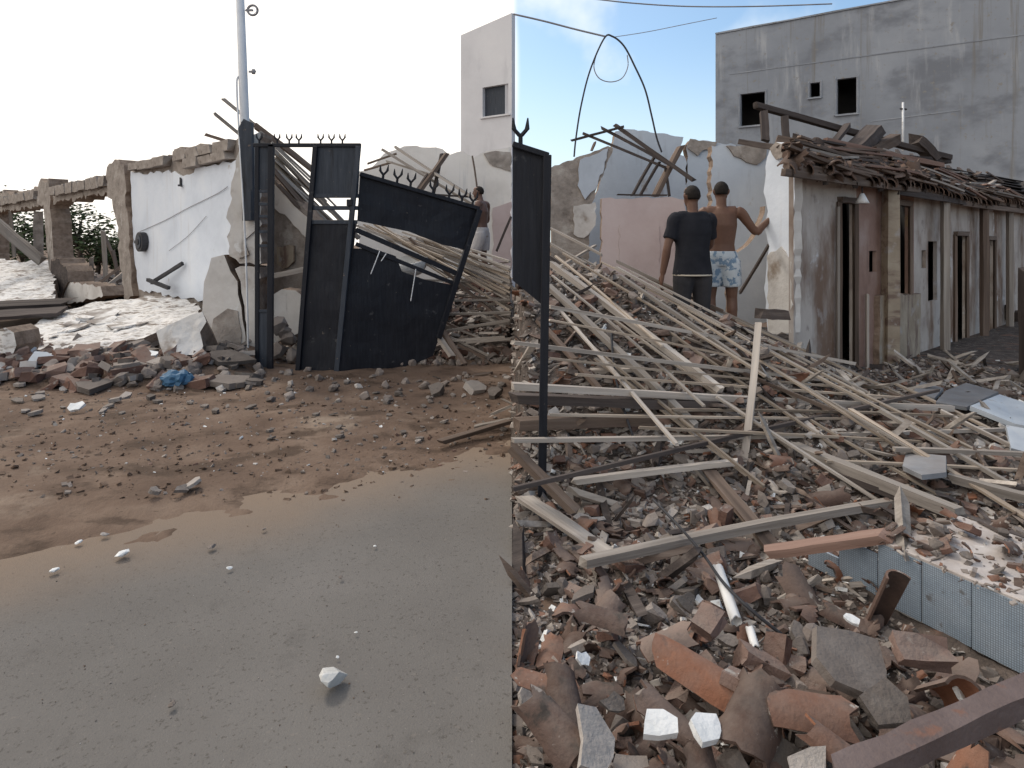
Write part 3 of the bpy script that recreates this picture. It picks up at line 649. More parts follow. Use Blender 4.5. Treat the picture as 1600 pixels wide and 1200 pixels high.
def finial(p, up, m, parent, s=1.0):
    """forged spike with two curled prongs"""
    bm_parts = [[p, p + up * .06 * s], [p + up * .05 * s, p + up * .09 * s + Vector((-.035 * s, 0, 0)), p + up * .15 * s + Vector((-.04 * s, 0, 0))],
                [p + up * .05 * s, p + up * .09 * s + Vector((.035 * s, 0, 0)), p + up * .15 * s + Vector((.04 * s, 0, 0))]]
    bm = bmesh.new()
    for pts in bm_parts:
        rings = []
        for i, q in enumerate(pts):
            rr = (.016, .015, .004)[i] * s if len(pts) == 3 else .013 * s
            rings.append([bm.verts.new(q + Vector((math.cos(k * 1.2566) * rr, math.sin(k * 1.2566) * rr, 0))) for k in range(5)])
        for a, b in zip(rings, rings[1:]):
            for i in range(5): bm.faces.new((a[i], a[(i + 1) % 5], b[(i + 1) % 5], b[i]))
        bm.faces.new(rings[0][::-1]); bm.faces.new(rings[-1])
    bmesh.ops.recalc_face_normals(bm, faces=bm.faces)
    return keep(from_bm('finial', bm, m), parent)
GB, GL = M['gate_black'], M['gate_blue']
FP = Front(8.70)
gp = empty('gate_post', FP.at(388, 580), 'dark steel gate post beside the cracked wall end', 'post')
bar('post_shaft', FP, (390, 345), (388, 192), .12, GL, gp, .13, .03)
panel('post_flange', FP, [(377, 204), (386, 188), (398, 194), (399, 300), (384, 280)], GL, gp, off=.11)
gate = empty('gate', FG.at(480, 588), 'upright black gate frame with a ladder panel and a top bar with spikes', 'gate')
bar('stile', FG, (402, 586), (402, 228), .05, GB, gate); bar('stile', FG, (422, 586), (424, 226), .07, GB, gate, .05)
panel('infill', FG, [(404, 228), (420, 228), (420, 296), (404, 296)], GL, gate); panel('infill', FG, [(404, 486), (420, 486), (419, 578), (404, 578)], GL, gate)
for y in (299, 319, 338, 362, 384, 486): bar('rung', FG, (402, y), (423, y), .035, GL, gate, .03)
bar('top_rail', FG, (396, 227), (564, 227), .045, GB, gate, .05)
for x in (405, 433, 452, 467, 501, 518, 535): finial(FG.at(x, 225), Vector((0, 0, 1)), GB, gate, .85)
panel('upper_panel', FG, [(492, 229), (563, 229), (559, 304), (490, 304)], GL, gate)
for y, x0, x1 in ((306, 489, 560), (325, 487, 559), (347, 486, 558)): bar('rail', FG, (x0, y), (x1, y), .05, GL, gate, .04)
bar('stile', FG, (494, 229), (466, 586), .055, GB, gate, .05, .03); bar('stile', FG, (561, 229), (526, 592), .06, GL, gate, .05, .03)
panel('lower_panel', FG, [(487, 350), (557, 350), (528, 590), (467, 586)], GB, gate, dent=.02)
bar('latch_box', FG, (548, 312), (548, 322), .07, GB, gate, .08, .03)
FL2 = Plane(556, 8.15, 748, 8.75)
leaf = empty('gate_leaf', FL2.at(690, 530), 'collapsed black gate leaf sagging to one side with spikes on top', 'gate')
panel('upper_panel', FL2, [(563, 272), (600, 280), (660, 298), (748, 326), (743, 350), (734, 392), (690, 382), (640, 362), (558, 345)], GB, leaf, dent=.03)
bar('rail', FL2, (556, 359), (720, 430), .06, GB, leaf); bar('rail', FL2, (556, 381), (712, 444), .05, GB, leaf)
bar('stile', FL2, (748, 328), (684, 528), .07, GB, leaf, .06, .03)
panel('lower_panel', FL2, [(552, 388), (585, 389), (618, 400), (628, 424), (664, 437), (712, 446), (686, 527), (676, 556), (640, 572), (590, 582), (528, 590)], GB, leaf, dent=.018)
bar('top_rail', FL2, (562, 272), (748, 326), .05, GB, leaf, .05, .02)
for x, y in ((598, 281), (620, 287), (641, 293), (676, 304), (701, 311), (721, 317), (738, 322)): finial(FL2.at(x, y), Vector((.12, 0, 1)).normalized(), GB, leaf, 1.25)
for (a, b) in (((592, 392), (578, 428)), ((648, 420), (640, 470)), ((602, 396), (594, 408))): bar('torn_edge_highlight', FL2, a, b, .012, M['pole_white'], leaf, .01, .06)  # white slivers paint the highlights along the torn panel edges

# things behind the gate
FI = Plane(420, 10.2, 500, 9.6)
iw = empty('inner_wall', FI.at(450, 520), 'brown inner wall with a slanted pale top edge behind the gate ladder', 'wall')
wpart('wall_face', [(426, 275), (440, 292), (468, 318), (492, 345), (492, 560), (424, 560)], .2, M['adobe'], M['adobe_edge'], plane=FI, parent=iw, seed=41)
wpart('pale_band', [(426, 282), (440, 296), (492, 352), (492, 380), (462, 352), (426, 316)], .03, M['plaster_cream'], M['adobe_edge'], plane=FI, parent=iw, off=.04, seed=42)
wpart('orange_patch', [(436, 385), (462, 384), (462, 408), (446, 420), (436, 412)], .03, M['ochre'], M['adobe_edge'], plane=FI, parent=iw, off=.04, seed=43)
o = slab('concrete_block', Front(9.0), [(424, 462), (440, 452), (462, 454), (472, 462), (468, 520), (424, 540)], .35, M['plaster_dirty'], M['adobe_edge'], jag=.02, seed=44)
tag(o, 'pale concrete block behind the gap in the gate frame', 'block')
tag(beam('roof_timber', P(420, 432, 9.0), P(482, 420, 9.1), .10, .07, M['wood_grey']), 'pale plank stuck level behind the gap in the gate frame', 'timber', 'timber behind the gate')
sl_ = random.Random(5)
for k, (px, py, s) in enumerate(((436, 508, 2.4), (444, 520, 1.8), (452, 530, 2.2), (434, 548, 2.2), (456, 556, 1.9), (432, 572, 1.6), (459, 578, 1.5))):
    o = place('stone', STONES[k], P(px, py, 8.55), (sl_.uniform(0, 6), sl_.uniform(0, 6), sl_.uniform(0, 6)), s)
    tag(o, f'dark brown stone piled in the gap between the gate stiles, {ORD[k]} from the top', 'stone', 'stones piled in the gate gap')
def Tm(px0, py0, Y0, px1, py1, Y1, w, m, lab, grp='fallen roof timber behind the gate', name='roof_timber', h=None):
    return tag(beam(name, P(px0, py0, Y0), P(px1, py1, Y1), w, h or w * .7, M[m]), lab, 'timber', grp)
Tm(348, 154, 9.6, 500, 276, 10.4, .055, 'wood_grey', 'rafter poking highest above the wall, left of the white pole')
Tm(336, 178, 9.5, 496, 308, 10.3, .055, 'wood_grey', 'second rafter poking above the wall, left of the white pole')
Tm(320, 210, 9.6, 372, 226, 9.7, .06, 'wood_brown', 'stub of rafter lying on top of the wall')
Tm(398, 196, 9.8, 497, 272, 10.4, .10, 'wood_brown', 'thick brown rafter sloping down behind the spiked top bar')
Tm(424, 232, 9.8, 560, 372, 10.6, .08, 'wood_grey', 'pale rafter crossing behind the upper gate panel')
Tm(424, 262, 9.7, 520, 372, 10.2, .09, 'wood_brown', 'brown rafter along the slanted inner wall')
Tm(430, 246, 9.9, 548, 390, 10.6, .06, 'wood_grey', 'thin pale rafter between two thicker ones behind the gate')
Tm(436, 290, 9.7, 500, 362, 10.0, .07, 'wood_brown', 'lowest brown rafter beside the pale band of the inner wall')
for a in ((556, 352, 9.6, 806, 452, 9.6, .05, 'wood_grey', 'topmost long batten running down behind the sagging gate leaf'),
          (572, 362, 9.5, 800, 482, 9.2, .045, 'wood_grey', 'second long batten running down behind the sagging gate leaf'),
          (650, 372, 10.2, 798, 440, 10.0, .045, 'wood_grey', 'batten passing close below the bare-chested man'),
          (640, 372, 9.4, 798, 512, 8.9, .045, 'wood_brown', 'steepest brown batten behind the sagging gate leaf'),
          (690, 398, 9.9, 797, 424, 9.9, .04, 'wood_grey', 'short pale batten at the foot of the bare-chested man'),
          (640, 437, 9.2, 790, 441, 9.3, .04, 'wood_grey', 'pale level batten crossing behind the gate leaf stile'),
          (702, 470, 9.0, 797, 468, 9.0, .04, 'wood_grey', 'level batten right of the gate leaf, topmost of four'),
          (694, 491, 8.8, 797, 488, 8.8, .045, 'wood_grey', 'level batten right of the gate leaf, second of four'),
          (698, 517, 8.8, 798, 500, 8.8, .045, 'wood_grey', 'batten tilted up to the right, third of four'),
          (728, 535, 8.6, 798, 529, 8.6, .04, 'wood_grey', 'level batten right of the gate leaf, lowest of four'),
          (680, 520, 8.6, 706, 556, 8.4, .07, 'wood_grey', 'short board end below the corner of the gate leaf'),
          (690, 516, 8.7, 724, 568, 8.4, .08, 'wood_brown', 'broad broken board below the corner of the gate leaf'),
          (722, 420, 9.6, 790, 470, 9.4, .045, 'wood_brown', 'brown batten crossing the level battens steeply'),
          (706, 440, 9.6, 797, 498, 9.2, .045, 'wood_grey', 'pale batten crossing the level battens steeply'),
          (776, 392, 9.8, 798, 340, 9.8, .05, 'wood_dark', 'dark stick standing up beside the bare-chested man')):
    Tm(*a)
rb = random.Random(77)
for i in range(22):
    px = rb.uniform(690, 770); py = 415 + 130 * i / 21; Yb = 9.9 - (py - 415) / 130 * 1.3; L_ = rb.uniform(30, 95); sl2 = rb.choice((rb.uniform(-.2, .1), rb.uniform(.3, .7)))
    Tm(px, py, Yb, min(px + L_, 797), py + (min(px + L_, 797) - px) * sl2, Yb - .1, rb.uniform(.025, .045), rb.choice(('wood_grey', 'wood_grey', 'wood_brown')), f'thin batten in the tangle right of the sagging gate leaf, {ORD[i]} from the top')
for i in range(26):
    t = i / 25; px = 560 + 130 * t + rb.uniform(-12, 12); py = 346 + 34 * t + rb.uniform(-6, 10); q = rb.uniform(.42, .95); ex = min(797, px + rb.uniform(90, 240))
    Tm(px, py, 9.9, ex, py + (ex - px) * q * .7, 9.0, rb.uniform(.028, .042), rb.choice(('wood_straw', 'wood_straw', 'wood_grey')), f'thin straw lath sloping behind the sagging gate leaf, {ORD[i]} from the gate frame', name='roof_lath')
for i in range(14):
    px = 400 + 40 * i / 13; py = 200 + (px - 400) * .9 + rb.uniform(-4, 50)
    Tm(px, py, 9.8, px + 95, py + rb.uniform(74, 112), 10.3, rb.uniform(.028, .045), rb.choice(('wood_straw', 'wood_grey')), f'thin straw lath sloping down behind the spiked top bar, {ORD[i]} from the gate post', name='roof_lath')
# white basin hanging in the tangle
bs_ = bmesh.new(); prof = [(.02, -.13), (.16, -.12), (.22, -.04), (.25, .06), (.27, .06), (.235, -.06), (.17, -.145), (.02, -.15)]; rings = []
for rr, z in prof: rings.append([bs_.verts.new((rr * math.cos(k / 20 * 6.2832), rr * math.sin(k / 20 * 6.2832), z)) for k in range(20)])
for a, b in zip(rings, rings[1:]):
    for i in range(20): bs_.faces.new((a[i], a[(i + 1) % 20], b[(i + 1) % 20], b[i]))
bs_.faces.new(rings[0]); bs_.faces.new(rings[-1]); bmesh.ops.recalc_face_normals(bs_, faces=bs_.faces)
o = from_bm('basin', bs_, M['plastic_white'], None, True); o.location = P(640, 412, 9.3); o.rotation_euler = (R(14), R(-8), 0)
tag(o, 'white plastic basin caught in the battens behind the gate leaf', 'basin')

# pale ruined walls and grey block behind
FR = Front(14.0)
rw = empty('roofless_wall', FR.at(700, 420), 'cream roofless wall behind the sagging gate leaf with broken mud brick top', 'wall')
wpart('wall_face', [(560, 268), (580, 262), (600, 240), (612, 236), (640, 228), (692, 233), (702, 242), (722, 236), (740, 246), (760, 236), (798, 230), (799, 520), (560, 520)], .25, M['plaster_cream'], M['adobe_edge'], plane=FR, parent=rw, seed=51)
wpart('bare_patch', [(756, 240), (775, 236), (798, 238), (798, 268), (780, 262), (764, 254)], .03, M['adobe'], M['adobe_edge'], plane=FR, parent=rw, off=.03, seed=52)
wpart('pink_band', [(770, 325), (799, 315), (799, 420), (770, 420)], .03, M['plaster_pink'], M['adobe_edge'], plane=FR, parent=rw, off=.03, seed=53)
for a in ((598, 234, 13.4, 742, 322, 12.8, .07, 'wood_grey', 'upper of two rafters fallen against the cream wall'),
          (618, 230, 13.4, 744, 312, 12.6, .07, 'wood_grey', 'rafter fallen against the cream wall, its end the highest'),
          (604, 252, 13.5, 690, 278, 13.2, .06, 'wood_grey', 'short rafter meeting the others on the cream wall'),
          (574, 256, 13.6, 620, 240, 13.5, .05, 'wood_brown', 'thin cross batten under the rafter ends'),
          (570, 266, 13.7, 612, 254, 13.5, .05, 'wood_brown', 'lower thin cross batten at the corner of the cream wall'),
          (698, 240, 13.2, 652, 304, 12.8, .10, 'wood_brown', 'broad strut leaning left on the cream wall'),
          (690, 240, 13.3, 676, 308, 12.9, .06, 'wood_dark', 'dark steep strut behind the broad one'),
          (668, 272, 13.1, 646, 306, 12.8, .05, 'wood_dark', 'short dark strut left of the broad one'),
          (636, 302, 12.9, 742, 308, 12.9, .05, 'wood_dark', 'dark level batten above the gate leaf spikes'),
          (738, 244, 13.6, 746, 300, 13.4, .03, 'wood_brown', 'thin hanging lath in the middle of the cream wall')):
    Tm(*a, grp='rafters fallen against the cream wall')
# grey building at the back, left picture side
BL = Plane(720, 26.0, 800, 24.6)
bL = empty('narrow_building', BL.at(760, 440), 'pale grey rendered building behind the cream wall with one dark window', 'building')
def zof(plane, px, py): return plane.at(px, py).z
w0, w1 = S(BL, 754), S(BL, 794)
keep(holed_wall('front_wall', BL, 0, S(BL, 799.6), -.1, zof(BL, 720, 55), [(w0, w1, zof(BL, 754, 184), zof(BL, 754, 137))], .22, M['cement_pale'], ztop=lambda s: zof(BL, 720, 55) + .32 * s / 2), bL)
def prism(name, pts, z0, z1, m, parent=None):
    bm = bmesh.new(); a = [bm.verts.new((x, y, z0)) for x, y in pts]; b = [bm.verts.new((x, y, z1)) for x, y in pts]; n = len(pts)
    bm.faces.new(a[::-1]); bm.faces.new(b)
    for i in range(n): bm.faces.new((a[i], a[(i + 1) % n], b[(i + 1) % n], b[i]))
    bmesh.ops.recalc_face_normals(bm, faces=bm.faces); o = from_bm(name, bm, m)
    return keep(o, parent) if parent else o
pA, pB = BL.a - BL.n * .225, BL.at(799.6, HZ) - BL.n * .225
zt = zof(BL, 720, 55)
prism('side_wall', [(pA.x, pA.y), (pA.x + .2, pA.y + .05), (pA.x + .2, 34), (pA.x, 34)], -.1, zt - .02, M['cement_pale'], bL)
prism('side_wall', [(-.26, pB.y + .05), (-.03, pB.y + .05), (-.03, 34), (-.26, 34)], -.1, zt - .02, M['cement_pale'], bL)
prism('rear_wall', [(pA.x, 34.01), (-.03, 34.01), (-.03, 34.2), (pA.x, 34.2)], -.1, zt - .02, M['cement_pale'], bL)
prism('roof_slab', [(pA.x + .21, pA.y + .3), (-.27, pB.y + .3), (-.27, 33.9), (pA.x + .21, 33.9)], zt - .4, zt - .25, M['cement_pale'], bL)
pw = BL.at(774, 158) - BL.n * .12
def shutter(plane, px0, px1, py0, py1, parent, m, dep=.12):
    o = slab('window_pane', plane, [(px0, py0), (px1, py0), (px1, py1), (px0, py1)], .03, m, None, None, jag=0, off=-dep); return keep(o, parent)
shutter(BL, 752, 797, 131, 186, bL, M['gate_blue'], .16)
def sillbar(plane, px0, px1, py, parent, m):
    p0, p1 = plane.at(px0, py), plane.at(px1, py); p1.z = p0.z
    o = beam('window_sill', p0 + plane.n * .02, p1 + plane.n * .02, .12, .06, m, bend=0); return keep(o, parent)
sillbar(BL, 751, 797, 185, bL, M['cement_pale'])

# ------------------------------------------------------------------ people
def loft(bm, rings, n=14):
    """closed loft through (centre, rx, ry); ring axes stay square to the path, x kept sideways"""
    out = []
    for i, (c, rx, ry) in enumerate(rings):
        a = rings[max(0, i - 1)][0]; b = rings[min(len(rings) - 1, i + 1)][0]; t = (b - a).normalized()
        x = Vector((1, 0, 0)) - t * t.x
        if x.length < .2: x = Vector((0, 1, 0)) - t * t.y
        x.normalize(); y = t.cross(x)
        out.append([bm.verts.new(c + x * math.cos(k / n * 6.28319) * rx + y * math.sin(k / n * 6.28319) * ry) for k in range(n)])
    for a, b in zip(out, out[1:]):
        for k in range(n): bm.faces.new((a[k], a[(k + 1) % n], b[(k + 1) % n], b[k]))
    bm.faces.new(out[0][::-1]); bm.faces.new(out[-1])
def limb(bm, pts, rads, n=10, per=5):
    sp = spline(pts, per); m = len(pts) - 1
    loft(bm, [(p, lerpt(i / per, list(enumerate(rads))), lerpt(i / per, list(enumerate(rads)))) for i, p in enumerate(sp)], n)
def fuse(name, bm, m, parent, voxel=.012):
    bmesh.ops.recalc_face_normals(bm, faces=bm.faces)
    me = bpy.data.meshes.new(name); bm.to_mesh(me); bm.free()
    o = bpy.data.objects.new(name, me); C.objects.link(o)
    q = o.modifiers.new('fuse', 'REMESH'); q.mode = 'VOXEL'; q.voxel_size = voxel; q.use_smooth_shade = True
    q = o.modifiers.new('soft', 'SMOOTH'); q.iterations = 3; q.factor = .5
    dg = bpy.context.evaluated_depsgraph_get(); dg.update()
    me2 = bpy.data.meshes.new_from_object(o.evaluated_get(dg)); me2.name = name; bpy.data.objects.remove(o)
    me2.materials.clear(); me2.materials.append(m)
    for p in me2.polygons: p.use_smooth = True
    return new_obj(name, me2, None, parent)
def person(loc, rotz, label, over, skin, tops, bottom, height=1.74, knee=.30):
    """standing figure facing +Y locally; over replaces joints; knee = share of thigh left bare, 0 for long trousers"""
    V3 = lambda *a: Vector(a)
    B = dict(pelvis=V3(0, 0, .93), waist=V3(0, .0, 1.06), chest=V3(0, 0, 1.27), top=V3(0, -.01, 1.42), neck=V3(0, -.005, 1.48), head=V3(0, .02, 1.63),
             shL=V3(-.185, -.01, 1.40), elL=V3(-.23, -.03, 1.12), wrL=V3(-.24, .05, .88), shR=V3(.185, -.01, 1.40), elR=V3(.23, -.03, 1.12), wrR=V3(.24, .05, .88),
             hipL=V3(-.095, 0, .90), knL=V3(-.11, .02, .49), anL=V3(-.11, -.02, .08), hipR=V3(.095, 0, .90), knR=V3(.11, .02, .49), anR=V3(.11, -.02, .08))
    for k, v in over.items(): B[k] = V3(*v)
    p = empty('person', loc, label, 'person'); p.rotation_euler = (0, 0, rotz); k = height / 1.74; p.scale = (k, k, k)
    bm = bmesh.new()
    loft(bm, [(B['pelvis'] - V3(0, 0, .09), .12, .085), (B['pelvis'], .155, .10), (B['waist'], .135, .088), (B['chest'], .165, .108), (B['top'] - V3(0, 0, .03), .155, .085), (B['top'] + V3(0, 0, .03), .075, .06)], 18)
    limb(bm, [B['top'], B['neck'], B['head'] - V3(0, .015, .06)], [.062, .054, .056])
    h = B['head']
    loft(bm, [(h + V3(0, .02 if z < 0 else 0, z), rx, ry) for z, rx, ry in ((-.115, .03, .035), (-.095, .052, .065), (-.05, .066, .082), (0, .073, .093), (.045, .074, .095), (.08, .060, .078), (.10, .03, .04))], 16)
    limb(bm, [h + V3(0, .085, .015), h + V3(0, .108, -.025), h + V3(0, .085, -.035)], [.008, .014, .010])
    for sg in (-1, 1): loft(bm, [(h + V3(sg * .072, -.005, -.03), .008, .014), (h + V3(sg * .082, -.012, 0), .010, .022), (h + V3(sg * .078, -.01, .025), .008, .014)], 8)
    for q, sg in (('L', -1), ('R', 1)):
        limb(bm, [B['top'].lerp(B['sh' + q], .35), B['sh' + q], B['sh' + q].lerp(B['el' + q], .5), B['el' + q], B['el' + q].lerp(B['wr' + q], .35), B['wr' + q]], [.06, .064, .050, .040, .043, .028])
        limb(bm, [B['pelvis'].lerp(B['hip' + q], .8), B['hip' + q] - V3(0, 0, .08), B['kn' + q], B['kn' + q].lerp(B['an' + q], .3) - V3(0, .015, 0), B['an' + q]], [.085, .088, .056, .058, .037])
        limb(bm, [B['an' + q] - V3(0, .05, .03), B['an' + q] + V3(0, .06, -.045), B['an' + q] + V3(sg * .01, .17, -.058)], [.036, .036, .024])
        dv = (B['wr' + q] - B['el' + q]).normalized(); sd = V3(0, 1, 0) - dv * dv.y; sd.normalize(); nr = dv.cross(sd)
        a = B['wr' + q]; loft(bm, [(a, .022, .028), (a + dv * .05, .018, .038), (a + dv * .10, .015, .040)], 10)
        for o_, ln in ((-.030, .065), (-.010, .082), (.010, .088), (.030, .075)):
            c = a + dv * .095 + sd * o_; limb(bm, [c, c + dv * ln * .55 - nr * .006 * sg, c + dv * ln - nr * .03 * sg], [.0095, .009, .0075], 6, 3)
        c = a + dv * .03 + sd * .03; limb(bm, [c, c + dv * .035 + sd * .028, c + dv * .07 + sd * .03], [.013, .011, .009], 6, 3)
    fuse('body', bm, M[skin], p, .0085)
    bm = bmesh.new(); bmesh.ops.create_uvsphere(bm, u_segments=18, v_segments=12, radius=1)
    bmesh.ops.delete(bm, geom=[v for v in bm.verts if v.co.z < -.55 or (v.co.y > .35 and v.co.z < .35) or (abs(v.co.x) > .7 and v.co.z < -.1 and v.co.y > -.3)], context='VERTS')
    for v in bm.verts: v.co = V3(v.co.x * .080, v.co.y * .101 - .006, v.co.z * .098 + .012) + h
    bmesh.ops.solidify(bm, geom=bm.faces[:], thickness=.008); from_bm('hair', bm, M['hair'], p, True)
    for sg in (-1, 1):
        bm = bmesh.new(); bmesh.ops.create_icosphere(bm, subdivisions=1, radius=.011)
        for v in bm.verts: v.co += h + V3(sg * .032, .086, .005)
        from_bm('eye', bm, M['hair'], p)
    if tops:
        bm = bmesh.new()
        loft(bm, [(B['pelvis'] - V3(0, 0, .09), .205, .150), (B['waist'] - V3(0, 0, .04), .178, .128), (B['waist'] + V3(0, 0, .06), .172, .122), (B['chest'], .192, .132), (B['top'] - V3(0, 0, .02), .18, .105), (B['top'] + V3(0, 0, .045), .085, .072)], 22)
        for q in 'LR': limb(bm, [B['top'].lerp(B['sh' + q], .3), B['sh' + q], B['sh' + q].lerp(B['el' + q], .35), B['sh' + q].lerp(B['el' + q], .74)], [.070, .071, .066, .072])
        fuse('shirt', bm, M[tops], p)
        tube('hem', [B['pelvis'] + V3(math.cos(i / 24 * 6.2832) * .193, math.sin(i / 24 * 6.2832) * .145, -.085) for i in range(25)], .009, M['belt'], p)
    bm = bmesh.new()
    loft(bm, [(B['pelvis'] - V3(0, 0, .10), .150, .112), (B['pelvis'], .178, .122), (B['pelvis'].lerp(B['waist'], .45), .158, .108)], 20)
    for q in 'LR':
        if knee > 0: limb(bm, [B['hip' + q], B['hip' + q] - V3(0, 0, .12), B['hip' + q].lerp(B['kn' + q], 1 - knee)], [.105, .112, .105])
        else: limb(bm, [B['hip' + q], B['hip' + q] - V3(0, 0, .12), B['kn' + q], B['an' + q] + V3(0, 0, .02)], [.105, .108, .080, .068])
    fuse('shorts' if knee > 0 else 'trousers', bm, M[bottom], p)
    return p
def feet(px, Y, top_py, height):                 # base point so that the crown lands on the given row
    t = P(px, top_py, Y); return (t.x, t.y, t.z - height)
person(feet(753, 11.8, 290, 1.72), R(68), 'bare-chested man in pale shorts standing on the mound beside the gate leaf',
       dict(wrL=(-.16, .22, 1.0), elL=(-.23, .0, 1.12), wrR=(.20, .22, 1.02), elR=(.24, .0, 1.12), top=(0, .01, 1.42), neck=(0, .03, 1.48), head=(0, .07, 1.625), knL=(-.11, .10, .50), anL=(-.11, .08, .08)), 'skin_dark', None, 'cloth_light', 1.72, .22)
person(feet(1082, 6.7, 289, 1.76), R(8), 'man in black T-shirt seen from behind beyond the rubble heap',
       dict(elL=(-.27, -.03, 1.13), wrL=(-.30, .02, .86), shR=(.19, .02, 1.40), elR=(.24, .12, 1.15), wrR=(.12, .30, 1.02)), 'skin', 'cloth_black', 'cloth_dark', 1.76, 0)
person(feet(1127, 7.15, 283, 1.74), R(-14), 'bare-chested man in patterned pale blue shorts reaching out to the broken wall',
       dict(shR=(.19, .02, 1.40), elR=(.36, .06, 1.19), wrR=(.50, .10, 1.33), elL=(-.22, .08, 1.13), wrL=(-.10, .26, 1.05)), 'skin', None, 'cloth_print', 1.74, .3)

# ------------------------------------------------------------------ RIGHT: cut end of a gate leaf
F4 = Front(4.1)
g3 = empty('gate_leaf', F4.at(848, 790), 'black gate leaf end with one spike standing before the rubble heap', 'gate')
panel('upper_panel', F4, [(801, 226), (830, 233), (857, 244), (854, 482), (801, 438)], GB, g3, dent=.008)
bar('stile', F4, (855, 243), (846, 792), .05, GB, g3, .05, .02)
bar('top_rail', F4, (801, 226), (857, 244), .035, GB, g3, .04, .02)
finial(F4.at(813, 228), Vector((0, 0, 1)), GB, g3, 1.15)

# ------------------------------------------------------------------ RIGHT: walls behind the heap
def rwall(name, label, plane, parts, base, medge='adobe_edge'):
    e = empty(name, plane.at(*base), label, 'wall')
    for i, (nm, ol, th, mf, off) in enumerate(parts): wpart(nm, ol, th, M[mf], M[medge], plane=plane, parent=e, off=off, seed=60 + i + int(base[0]), jag=.018, step=.07)
    return e
rwall('gable_wall', 'bluish white gable wall with a broken top behind the fallen rafters', Front(12.0), [
    ('wall_face', [(918, 330), (936, 290), (962, 205), (985, 202), (1030, 208), (1068, 214), (1060, 236), (1072, 250), (1072, 420), (918, 420)], .25, 'plaster_blue', 0),
    ('side_face', [(1074, 226), (1080, 218), (1120, 222), (1150, 226), (1150, 420), (1074, 420)], .25, 'plaster_blue', -.02),
    ('bare_top', [(1074, 232), (1078, 217), (1098, 220), (1120, 222), (1116, 232), (1096, 236), (1090, 244)], .03, 'adobe', .03)], (1000, 420))
rwall('mud_wall', 'brown mud wall end with torn plaster beside the black gate leaf', Front(10.5), [
    ('wall_face', [(861, 262), (900, 246), (950, 228), (958, 232), (944, 268), (930, 300), (922, 330), (918, 430), (861, 430)], .3, 'adobe', 0),
    ('plaster_strip', [(906, 250), (950, 232), (944, 262), (930, 296), (914, 312), (902, 290)], .03, 'plaster_blue', .03),
    ('lower_patch', [(896, 322), (930, 316), (930, 352), (912, 372), (896, 366)], .03, 'plaster_dirty', .03)], (890, 430))
rwall('pink_wall', 'low flat pink wall behind the man in black', Front(9.6), [
    ('wall_face', [(940, 310), (1050, 308), (1070, 312), (1070, 470), (940, 470)], .15, 'plaster_pink', 0),
    ('pale_square', [(968, 352), (1030, 352), (1030, 440), (968, 440)], .01, 'plaster_pink', .012)], (1000, 470))
rwall('partition_wall', 'pale partition wall with brown patch near its top, joining the white pier', Front(9.4), [
    ('wall_face', [(1112, 228), (1136, 226), (1150, 232), (1200, 232), (1200, 500), (1112, 500)], .2, 'plaster_blue', 0),
    ('bare_patch', [(1134, 228), (1196, 226), (1196, 246), (1182, 258), (1166, 254), (1146, 244)], .03, 'adobe', .03)], (1150, 500))
rwall('broken_low_wall', 'low pale bluish wall stump with a slanting dark broken top beside the patterned shorts', Front(8.4), [
    ('wall_face', [(1150, 396), (1168, 384), (1182, 366), (1190, 345), (1196, 322), (1206, 330), (1206, 505), (1140, 505), (1140, 400)], .18, 'plaster_blue', 0)], (1180, 500))
tag(beam('stick', P(1202, 382, 8.2), P(1156, 458, 8.1), .035, .03, M['wood_dark']), 'dark stick leaning against the pale bluish wall stump', 'stick')
PW = Plane(1192, 7.2, 1240, 6.75)
rwall('white_pier', 'tall white plaster pier with a chipped edge at the corner of the row house', PW, [
    ('wall_face', [(1196, 260), (1204, 232), (1216, 222), (1236, 226), (1241, 275), (1238, 520), (1200, 520), (1194, 450), (1202, 385), (1194, 356), (1200, 330), (1193, 300)], .10, 'plaster_white', 0),
    ('bare_edge', [(1206, 232), (1216, 222), (1234, 226), (1230, 244), (1216, 250)], .03, 'adobe', .03),
    ('low_stain', [(1200, 400), (1222, 385), (1238, 410), (1238, 520), (1202, 520)], .02, 'plaster_dirty', .014)], (1215, 520), 'plaster_dirty')
GRP = 'rafters fallen against the gable wall'
for a in ((892, 220, 11.2, 974, 198, 11.0, .05, 'wood_dark', 'cross batten joining the three rafter ends above the gable'),
          (910, 208, 11.2, 1040, 262, 10.9, .06, 'wood_dark', 'lowest of three rafters sticking up by the gable wall'),
          (940, 200, 11.2, 1048, 258, 10.8, .07, 'wood_dark', 'middle of three rafters sticking up by the gable wall'),
          (962, 196, 11.2, 1084, 282, 10.6, .09, 'wood_dark', 'topmost rafter by the gable wall, ending above the man in black'),
          (1064, 228, 11.0, 1024, 306, 10.8, .11, 'wood_brown', 'broad strut leaning across the gable wall'),
          (1026, 240, 11.0, 988, 306, 10.8, .05, 'wood_dark', 'thin strut left of the broad strut on the gable'),
          (1030, 254, 10.9, 1000, 306, 10.8, .05, 'wood_dark', 'thin strut close beside the broad strut'),
          (1040, 262, 10.9, 1046, 306, 10.8, .04, 'wood_dark', 'short dark strut right of the broad strut'),
          (964, 304, 10.6, 1042, 305, 10.6, .035, 'wood_dark', 'dark level batten lying on top of the pink wall'),
          (930, 222, 11.3, 924, 236, 11.2, .04, 'wood_brown', 'splintered stub on the corner of the mud wall')):
    Tm(*a, grp=GRP)

